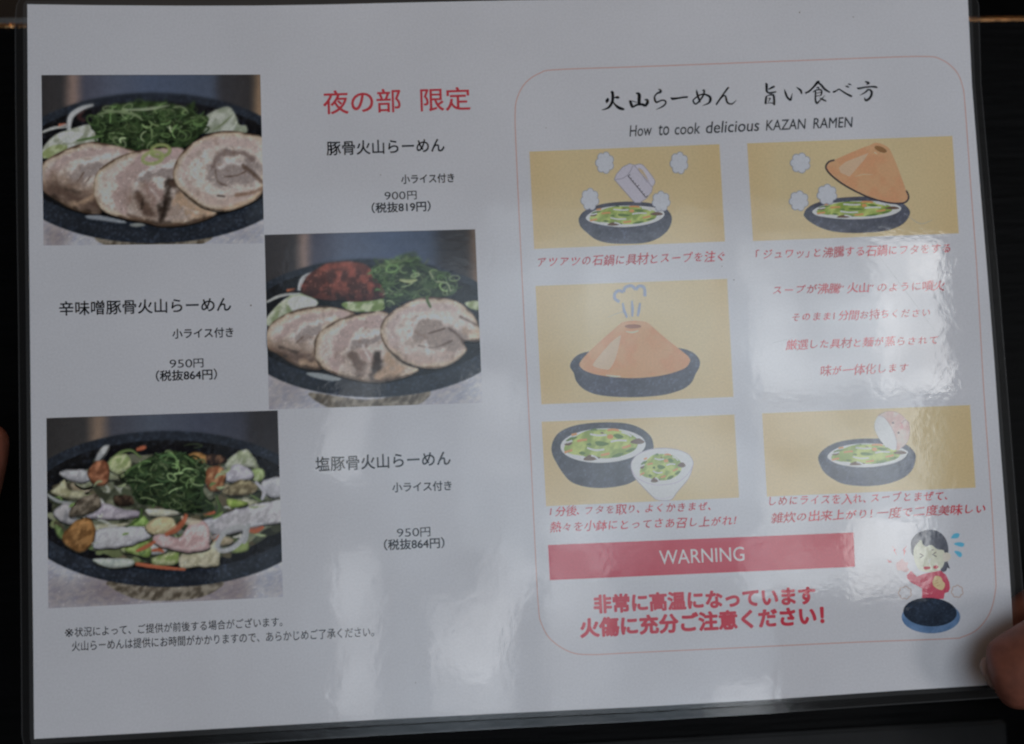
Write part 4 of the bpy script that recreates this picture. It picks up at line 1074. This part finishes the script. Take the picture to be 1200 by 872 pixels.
A3 = (600, 310, 4.2857)
s3 = step([(627.5, 335.2), (852, 326.8), (859.5, 465.2), (634.5, 473.8)], A3, 'yellow step picture of the lidded pot steaming like a volcano', 33)
stone_pot(s3, A3, [(292, 515), (300, 485), (330, 455), (385, 437), (500, 425), (720, 418), (840, 420), (905, 440), (940, 475), (942, 512), (922, 550), (900, 595), (850, 630), (750, 657), (600, 667), (450, 658), (370, 632), (325, 590), (310, 545)], 5)
ld = Print(8, A3)
ld.field([(535, 305), (555, 290), (600, 283), (650, 284), (685, 295), (730, 335), (790, 385), (850, 432), (888, 465), (893, 490), (860, 525), (750, 558), (600, 571), (450, 558), (370, 535), (340, 508), (348, 482), (400, 425), (470, 362)], lid_fn, 1.3)
ld.poly([(538, 360), (546, 366), (520, 470), (492, 522), (470, 527), (412, 512), (414, 490), (480, 410), (500, 388)], (174, 138, 114), True)
ld.stroke([(472, 556), (510, 561), (546, 562)], [4, 8, 4], (196, 160, 138)); ld.stroke([(572, 336), (605, 341), (636, 332)], [4, 9, 4], (194, 152, 128)); ld.dot((608, 311), 42, (120, 78, 58), 20, 0, 11)
ld.build('clay_lid', s3)
st = Print(40, A3); GB = (112, 120, 142)
st.stroke([(540, 188), (518, 172), (516, 148), (535, 132), (560, 138)], 15, GB); st.stroke([(560, 138), (570, 115), (600, 107), (622, 126)], 15, GB); st.stroke([(622, 126), (640, 108), (664, 118), (668, 160)], 15, GB)
for a in ([(556, 193), (563, 230), (578, 267)], [(602, 182), (605, 222), (604, 262)], [(643, 193), (638, 225), (632, 260)]): st.stroke(a, [8, 14, 9], GB)
st.build('steam_plume', s3)

A4 = (640, 480, 5.217)
s4 = step([(634.7, 494.3), (860.4, 485.9), (866.2, 583.2), (640, 593.2)], A4, 'yellow step picture of the open pot beside a small white bowl', 34)
stone_pot(s4, A4, [(32, 235), (45, 185), (80, 140), (150, 105), (250, 85), (380, 78), (500, 87), (585, 118), (640, 165), (656, 215), (655, 260), (640, 310), (590, 390), (530, 442), (450, 468), (340, 480), (230, 470), (150, 440), (100, 385), (65, 330), (40, 280)], 5, (58, 60, 68))
soup(s4, A4, ellipse((348, 220), 260, 105, -2, 26), (348, 220, 260, 105), 7)
bw = Print(50, A4)
bw.field([(519, 350), (530, 305), (570, 268), (640, 243), (730, 236), (810, 248), (870, 275), (897, 315), (895, 350), (870, 420), (800, 505), (772, 545), (740, 556), (690, 554), (660, 540), (600, 480), (540, 412)], leaf_fn((166, 162, 172), (176, 172, 182), 5, 40), 1.6)
for c in ([(519, 350), (530, 305), (570, 268), (640, 243), (730, 236), (810, 248), (870, 275), (897, 315), (895, 350), (870, 420), (800, 505), (772, 545), (740, 556), (690, 554), (660, 540), (600, 480), (540, 412)],): bw.stroke(c, 4, (128, 120, 134), closed=True)
bw.stroke([(524, 370), (560, 420), (640, 455), (720, 460), (810, 440), (870, 390), (895, 345)], 3.5, (140, 132, 146)); bw.stroke([(655, 532), (710, 545), (775, 530)], 3, (150, 142, 156))
bw.build('white_bowl', s4)
soup(s4, A4, ellipse((708, 362), 150, 96, -4, 24), (708, 362, 148, 95), 56)

A5 = (930, 470, 6.6667)
s5 = step([(893, 484.5), (1136.7, 474.7), (1143.3, 571.5), (898.8, 582)], A5, 'yellow step picture of rice tipped into the remaining soup', 35)
stone_pot(s5, A5, [(193, 460), (205, 410), (260, 360), (350, 320), (480, 298), (620, 293), (760, 300), (880, 340), (945, 400), (953, 455), (925, 540), (850, 605), (720, 650), (560, 665), (400, 650), (300, 605), (230, 545)], 5, (60, 64, 76))
soup(s5, A5, [(265, 430), (310, 385), (400, 350), (520, 332), (660, 335), (800, 355), (880, 385), (890, 410), (850, 455), (760, 490), (620, 515), (480, 515), (360, 495), (290, 465)], (580, 424, 310, 90), 7)
rb = Print(50, A5)
rb.field([(655, 118), (720, 87), (790, 85), (850, 118), (898, 180), (905, 260), (882, 330), (835, 372), (802, 380), (760, 250), (700, 140)], leaf_fn((156, 128, 122), (172, 146, 138), 7, 60), 1.6)
rb.poly([(632, 190), (640, 150), (665, 115), (710, 130), (770, 215), (805, 310), (803, 375), (760, 377), (690, 325), (640, 240)], (170, 172, 180), True)
rb.stroke([(840, 180), (868, 150), (898, 165), (903, 200)], 5, (128, 100, 100)); rb.stroke([(832, 168), (850, 190), (842, 215)], 6, (160, 96, 100)); rb.dot((778, 170), 8, (60, 52, 58)); rb.dot((820, 248), 8, (60, 52, 58)); rb.dot((845, 205), 14, (176, 116, 116))
rb.stroke([(665, 115), (710, 130), (770, 215), (805, 310), (803, 378)], 4, (136, 116, 118)); rb.stroke([(660, 112), (720, 85), (790, 84), (850, 116), (900, 180), (905, 260), (880, 332), (830, 374)], 4, (138, 112, 110))
rb.build('rice_bowl', s5)

# ------------------------------------------------------------------ warning banner
pr = Print(2)
pr.field([(642.2, 638.7), (1000.3, 624), (1002, 664.3), (644.3, 680)], lambda x, y: mixc((146, 32, 50), (151, 36, 54), fbm(x, y, 90, 3)), 3.0, smooth=False)
ban = pr.build('warning_banner', menu)
line('banner_lettering', [('WARNING', (773, 661.8), (872.6, 657.2), 16.6)], ban, (214, 206, 208), base=5, bold=0)

# ------------------------------------------------------------------ drawn cook who burnt her fingers
D = (1040, 600, 5.81)
ck = Print(3, D)
ck.poly([(130, 432), (160, 400), (200, 440), (250, 420), (310, 408), (360, 398), (400, 430), (422, 480), (426, 520), (415, 545), (390, 552), (383, 592), (235, 592), (236, 520), (160, 480), (136, 455)], (150, 50, 70))
ck.stroke([(385, 470), (392, 520), (388, 552)], 4, (130, 36, 56))
drawn = ck.build('drawn_cook', menu); drawn['label'] = 'small drawing of a cook in a pink top who burnt a hand'
h = Print(5, D); h.field([(160, 255), (163, 195), (205, 145), (270, 122), (335, 128), (385, 165), (410, 220), (414, 280), (408, 330), (425, 385), (408, 380), (398, 402), (366, 402), (350, 330), (300, 300), (200, 300), (168, 290)], leaf_fn((56, 58, 68), (70, 72, 82), 3, 40), 1.4); h.build('hair', drawn)
f = Print(8, D)
f.poly([(178, 265), (195, 225), (228, 190), (240, 218), (262, 235), (300, 225), (340, 255), (385, 265), (388, 340), (362, 388), (300, 410), (220, 396), (185, 335)], (190, 160, 138), True)
f.poly([(378, 290), (400, 276), (426, 285), (430, 312), (410, 335), (382, 335)], (194, 150, 138), True)
for a in ([(220, 285), (246, 297), (222, 312)], [(332, 274), (306, 290), (334, 304)]): f.stroke(a, 7, (66, 50, 48), smooth=False)
f.stroke([(300, 262), (315, 255)], 6, (90, 70, 60)); f.stroke([(295, 318), (284, 335), (288, 350)], 6, (226, 214, 204))
f.poly([(244, 378), (262, 370), (292, 376), (288, 388), (255, 392)], (150, 52, 62), True); f.poly([(312, 372), (330, 362), (346, 372), (338, 386), (318, 386)], (150, 52, 62), True)
f.build('face', drawn)
hd = Print(8, D)
hd.poly([(308, 475), (318, 445), (335, 434), (365, 446), (375, 470), (390, 488), (388, 512), (370, 532), (335, 520), (312, 500)], (178, 140, 100), True)
for a in ([(325, 470), (345, 462)], [(322, 488), (348, 480)], [(335, 505), (358, 496)]): hd.stroke(a, 4, (146, 108, 76), smooth=False)
hd.build('hand', drawn)
hd = Print(8, D); hd.poly([(60, 372), (62, 345), (80, 335), (100, 320), (118, 340), (140, 345), (135, 375), (148, 395), (125, 410), (95, 400), (70, 395)], (204, 128, 128), True); hd.build('hand', drawn)
for pts in ([(28, 228), (46, 252), (40, 262), (66, 298), (52, 268), (58, 258)], [(132, 228), (118, 256), (126, 266), (112, 302), (110, 266), (104, 258)], [(-2, 322), (14, 334), (20, 330), (30, 344), (10, 346), (4, 338)]):
    z = Print(8, D); z.poly(pts, (196, 84, 88)); z.build('pain_spark', drawn)
for pts in ([(432, 178), (452, 150), (480, 144), (492, 156), (480, 176), (458, 180)], [(452, 218), (480, 206), (515, 210), (523, 224), (508, 238), (480, 232)], [(454, 268), (480, 266), (504, 280), (506, 300), (490, 308), (472, 292)]):
    z = Print(8, D); z.poly(pts, (62, 136, 172), True); z.build('sweat_drop', drawn)
puff(drawn, D, (120, 550), 42, 42, 8, 7, .2, None, (138, 118, 110)); puff(drawn, D, (475, 541), 38, 40, 8, 7, .5, None, (138, 118, 110))
z = Print(12, D); z.field(ellipse((296, 715), 200, 112, 0, 30), leaf_fn((64, 90, 122), (76, 102, 134), 3, 40), 1.4, False); z.field(ellipse((290, 682), 183, 98, 3, 30), speckle((30, 38, 50), .4, 17, 9), 1.2, False); z.build('hot_pot', drawn)

# ------------------------------------------------------------------ hands
def hand(name, nodes, links, root, label):
    names = list(nodes); idx = {k: i for i, k in enumerate(names)}
    me = bpy.data.meshes.new('hand_skin')
    o = empty(name, nodes[root][0]); tag(o, label, 'hand')
    base = Vector(nodes[root][0])
    me.from_pydata([tuple(Vector(nodes[k][0])-base) for k in names], [(idx[a], idx[b]) for a, b in links], [])
    t = bpy.data.objects.new('hand_skin', me); COL.objects.link(t)
    t.modifiers.new('s', 'SKIN'); t.modifiers['s'].use_smooth_shade = True; t.modifiers['s'].branch_smoothing = .6
    for i, k in enumerate(names):
        r = nodes[k][1]; sv = me.skin_vertices[0].data[i]
        sv.radius = (r, r) if np.isscalar(r) else r; sv.use_root = (k == root)
    sb = t.modifiers.new('d', 'SUBSURF'); sb.levels = 3; sb.render_levels = 3
    dg = bpy.context.evaluated_depsgraph_get()
    m2 = bpy.data.meshes.new_from_object(t.evaluated_get(dg)); m2.name = 'palm_and_fingers'
    bpy.data.objects.remove(t)
    m2.materials.clear(); m2.materials.append(M_SKIN)
    s = bpy.data.objects.new('palm_and_fingers', m2); COL.objects.link(s); s.parent = o
    return o, base
def nail(o, base, tip, axis, normal, L, Wd):
    axis = Vector(axis).normalized(); normal = Vector(normal).normalized(); side = axis.cross(normal).normalized(); normal = side.cross(axis).normalized()
    vs, fs = [], []; NA, NB = 8, 8
    for i in range(NA+1):
        for j in range(NB+1):
            u = i/NA*2-1; v = j/NB*2-1
            ww = Wd*math.sqrt(max(0, 1-max(0, u)**4*.75))
            p = Vector(tip)+axis*(u*L)+side*(v*ww)-normal*(v*v*Wd*.42+max(0, u)**2*L*.1)
            vs.append(p-base)
    for i in range(NA):
        for j in range(NB):
            k = i*(NB+1)+j; fs.append((k, k+1, k+NB+2, k+NB+1))
    n = link_mesh('fingernail', vs, fs, M_NAIL, o, smooth=True)
    sm = n.modifiers.new('t', 'SOLIDIFY'); sm.thickness = .0006
    return n
R = {'elbow': (P(2100, 1500, -.03), .038), 'fore': (P(1850, 1180, -.02), .031), 'wrist': (P(1640, 990, -.012), .024), 'palm': (P(1510, 880, -.014), .02),
     'i0': (P(1440, 730, -.022), .0115), 'i1': (P(1325, 660, -.034), .0095), 'i2': (P(1240, 700, -.022), .0085), 'i3': (P(1160, 750, -.0095), .0075),
     'm0': (P(1450, 800, -.026), .0115), 'm1': (P(1310, 730, -.040), .0098), 'm2': (P(1215, 745, -.027), .0088), 'm3': (P(1140, 770, -.0105), .0078),
     'r0': (P(1465, 865, -.027), .011), 'r1': (P(1340, 830, -.045), .0092), 'r2': (P(1270, 835, -.035), .0084), 'r3': (P(1235, 830, -.018), .0074),
     'p0': (P(1480, 925, -.024), .010), 'p1': (P(1390, 920, -.042), .0082), 'p2': (P(1330, 915, -.034), .0074), 'p3': (P(1295, 905, -.02), .0064),
     't0': (P(1480, 830, .006), .016), 't1': (P(1345, 752, .0175), .0138), 't2': (P(1262, 758, .0180), .0136), 't2b': (P(1222, 774, .0155), .0136), 't3': (P(1184, 790, .0120), .0120), 't4': (P(1158, 794, .0090), .0094)}
RL = [('elbow', 'fore'), ('fore', 'wrist'), ('wrist', 'palm')]+[e for f_ in 'imrp' for e in (('palm', f_+'0'), (f_+'0', f_+'1'), (f_+'1', f_+'2'), (f_+'2', f_+'3'))]+[('palm', 't0'), ('t0', 't1'), ('t1', 't2'), ('t2', 't2b'), ('t2b', 't3'), ('t3', 't4')]
ro, rbase = hand('holding_hand', R, RL, 'palm', 'hand with its thumb pressing on the bottom right corner of the menu')
ax = Vector(R['t4'][0])-Vector(R['t2'][0])
nail(ro, rbase, P(1166, 785, .0128), ax, (-.72, .30, .60), .0038, .0052)
Lh = {'elbow': (P(-700, 1500, -.06), .038), 'fore': (P(-480, 1150, -.055), .031), 'wrist': (P(-330, 950, -.05), .024), 'palm': (P(-230, 850, -.05), .02),
      'i0': (P(-150, 740, -.056), .0115), 'i1': (P(-75, 690, -.066), .0096), 'i2': (P(-70, 770, -.071), .0086), 'i3': (P(-130, 800, -.068), .0076),
      'm0': (P(-155, 805, -.058), .0115), 'm1': (P(-70, 770, -.069), .0098), 'm2': (P(-65, 850, -.072), .0088), 'm3': (P(-125, 870, -.070), .0078),
      'r0': (P(-175, 870, -.058), .011), 'r1': (P(-85, 850, -.069), .0094), 'r2': (P(-75, 925, -.072), .0085), 'r3': (P(-135, 935, -.070), .0075),
      'p0': (P(-205, 930, -.056), .010), 'p1': (P(-115, 935, -.067), .0084), 'p2': (P(-105, 990, -.070), .0076), 'p3': (P(-160, 1000, -.068), .0066),
      't0': (P(-190, 790, -.034), .015), 't1': (P(-110, 690, -.026), .0118), 't2': (P(-46, 600, -.018), .0108), 't3': (P(-24, 520, -.013), .0096), 't4': (P(-20, 492, -.013), .0076)}
LL = [('elbow', 'fore'), ('fore', 'wrist'), ('wrist', 'palm')]+[e for f_ in 'imrp' for e in (('palm', f_+'0'), (f_+'0', f_+'1'), (f_+'1', f_+'2'), (f_+'2', f_+'3'))]+[('palm', 't0'), ('t0', 't1'), ('t1', 't2'), ('t2', 't3'), ('t3', 't4')]
lo_, lbase = hand('holding_hand', Lh, LL, 'palm', 'hand beside the left edge of the menu, with only its lit thumb tip in view')

# ------------------------------------------------------------------ wear on the sheet
for a in ([(1030, 300), (1062, 342), (1097, 390)], [(712, 372), (732, 366), (744, 380)], [(520, 330), (548, 352)], [(905, 402), (930, 396)], [(1060, 250), (1078, 262), (1092, 258)]):
    sc = Print(6); sc.stroke(a, [.25, .55, .25] if len(a) == 3 else .4, (128, 130, 134), smooth=len(a) == 3); sc.build('scratch', menu)
for x, y, r in ((294, 358, 1.0), (1000, 20, .6), (937, 14.6, .8), (446, 205, .6), (860, 328, .7), (487, 800, .6), (846, 312, .5), (640, 150, .5)):
    z = Print(6); z.dot((x, y), r, (78, 66, 56), 8); z.build('dust_speck', menu)
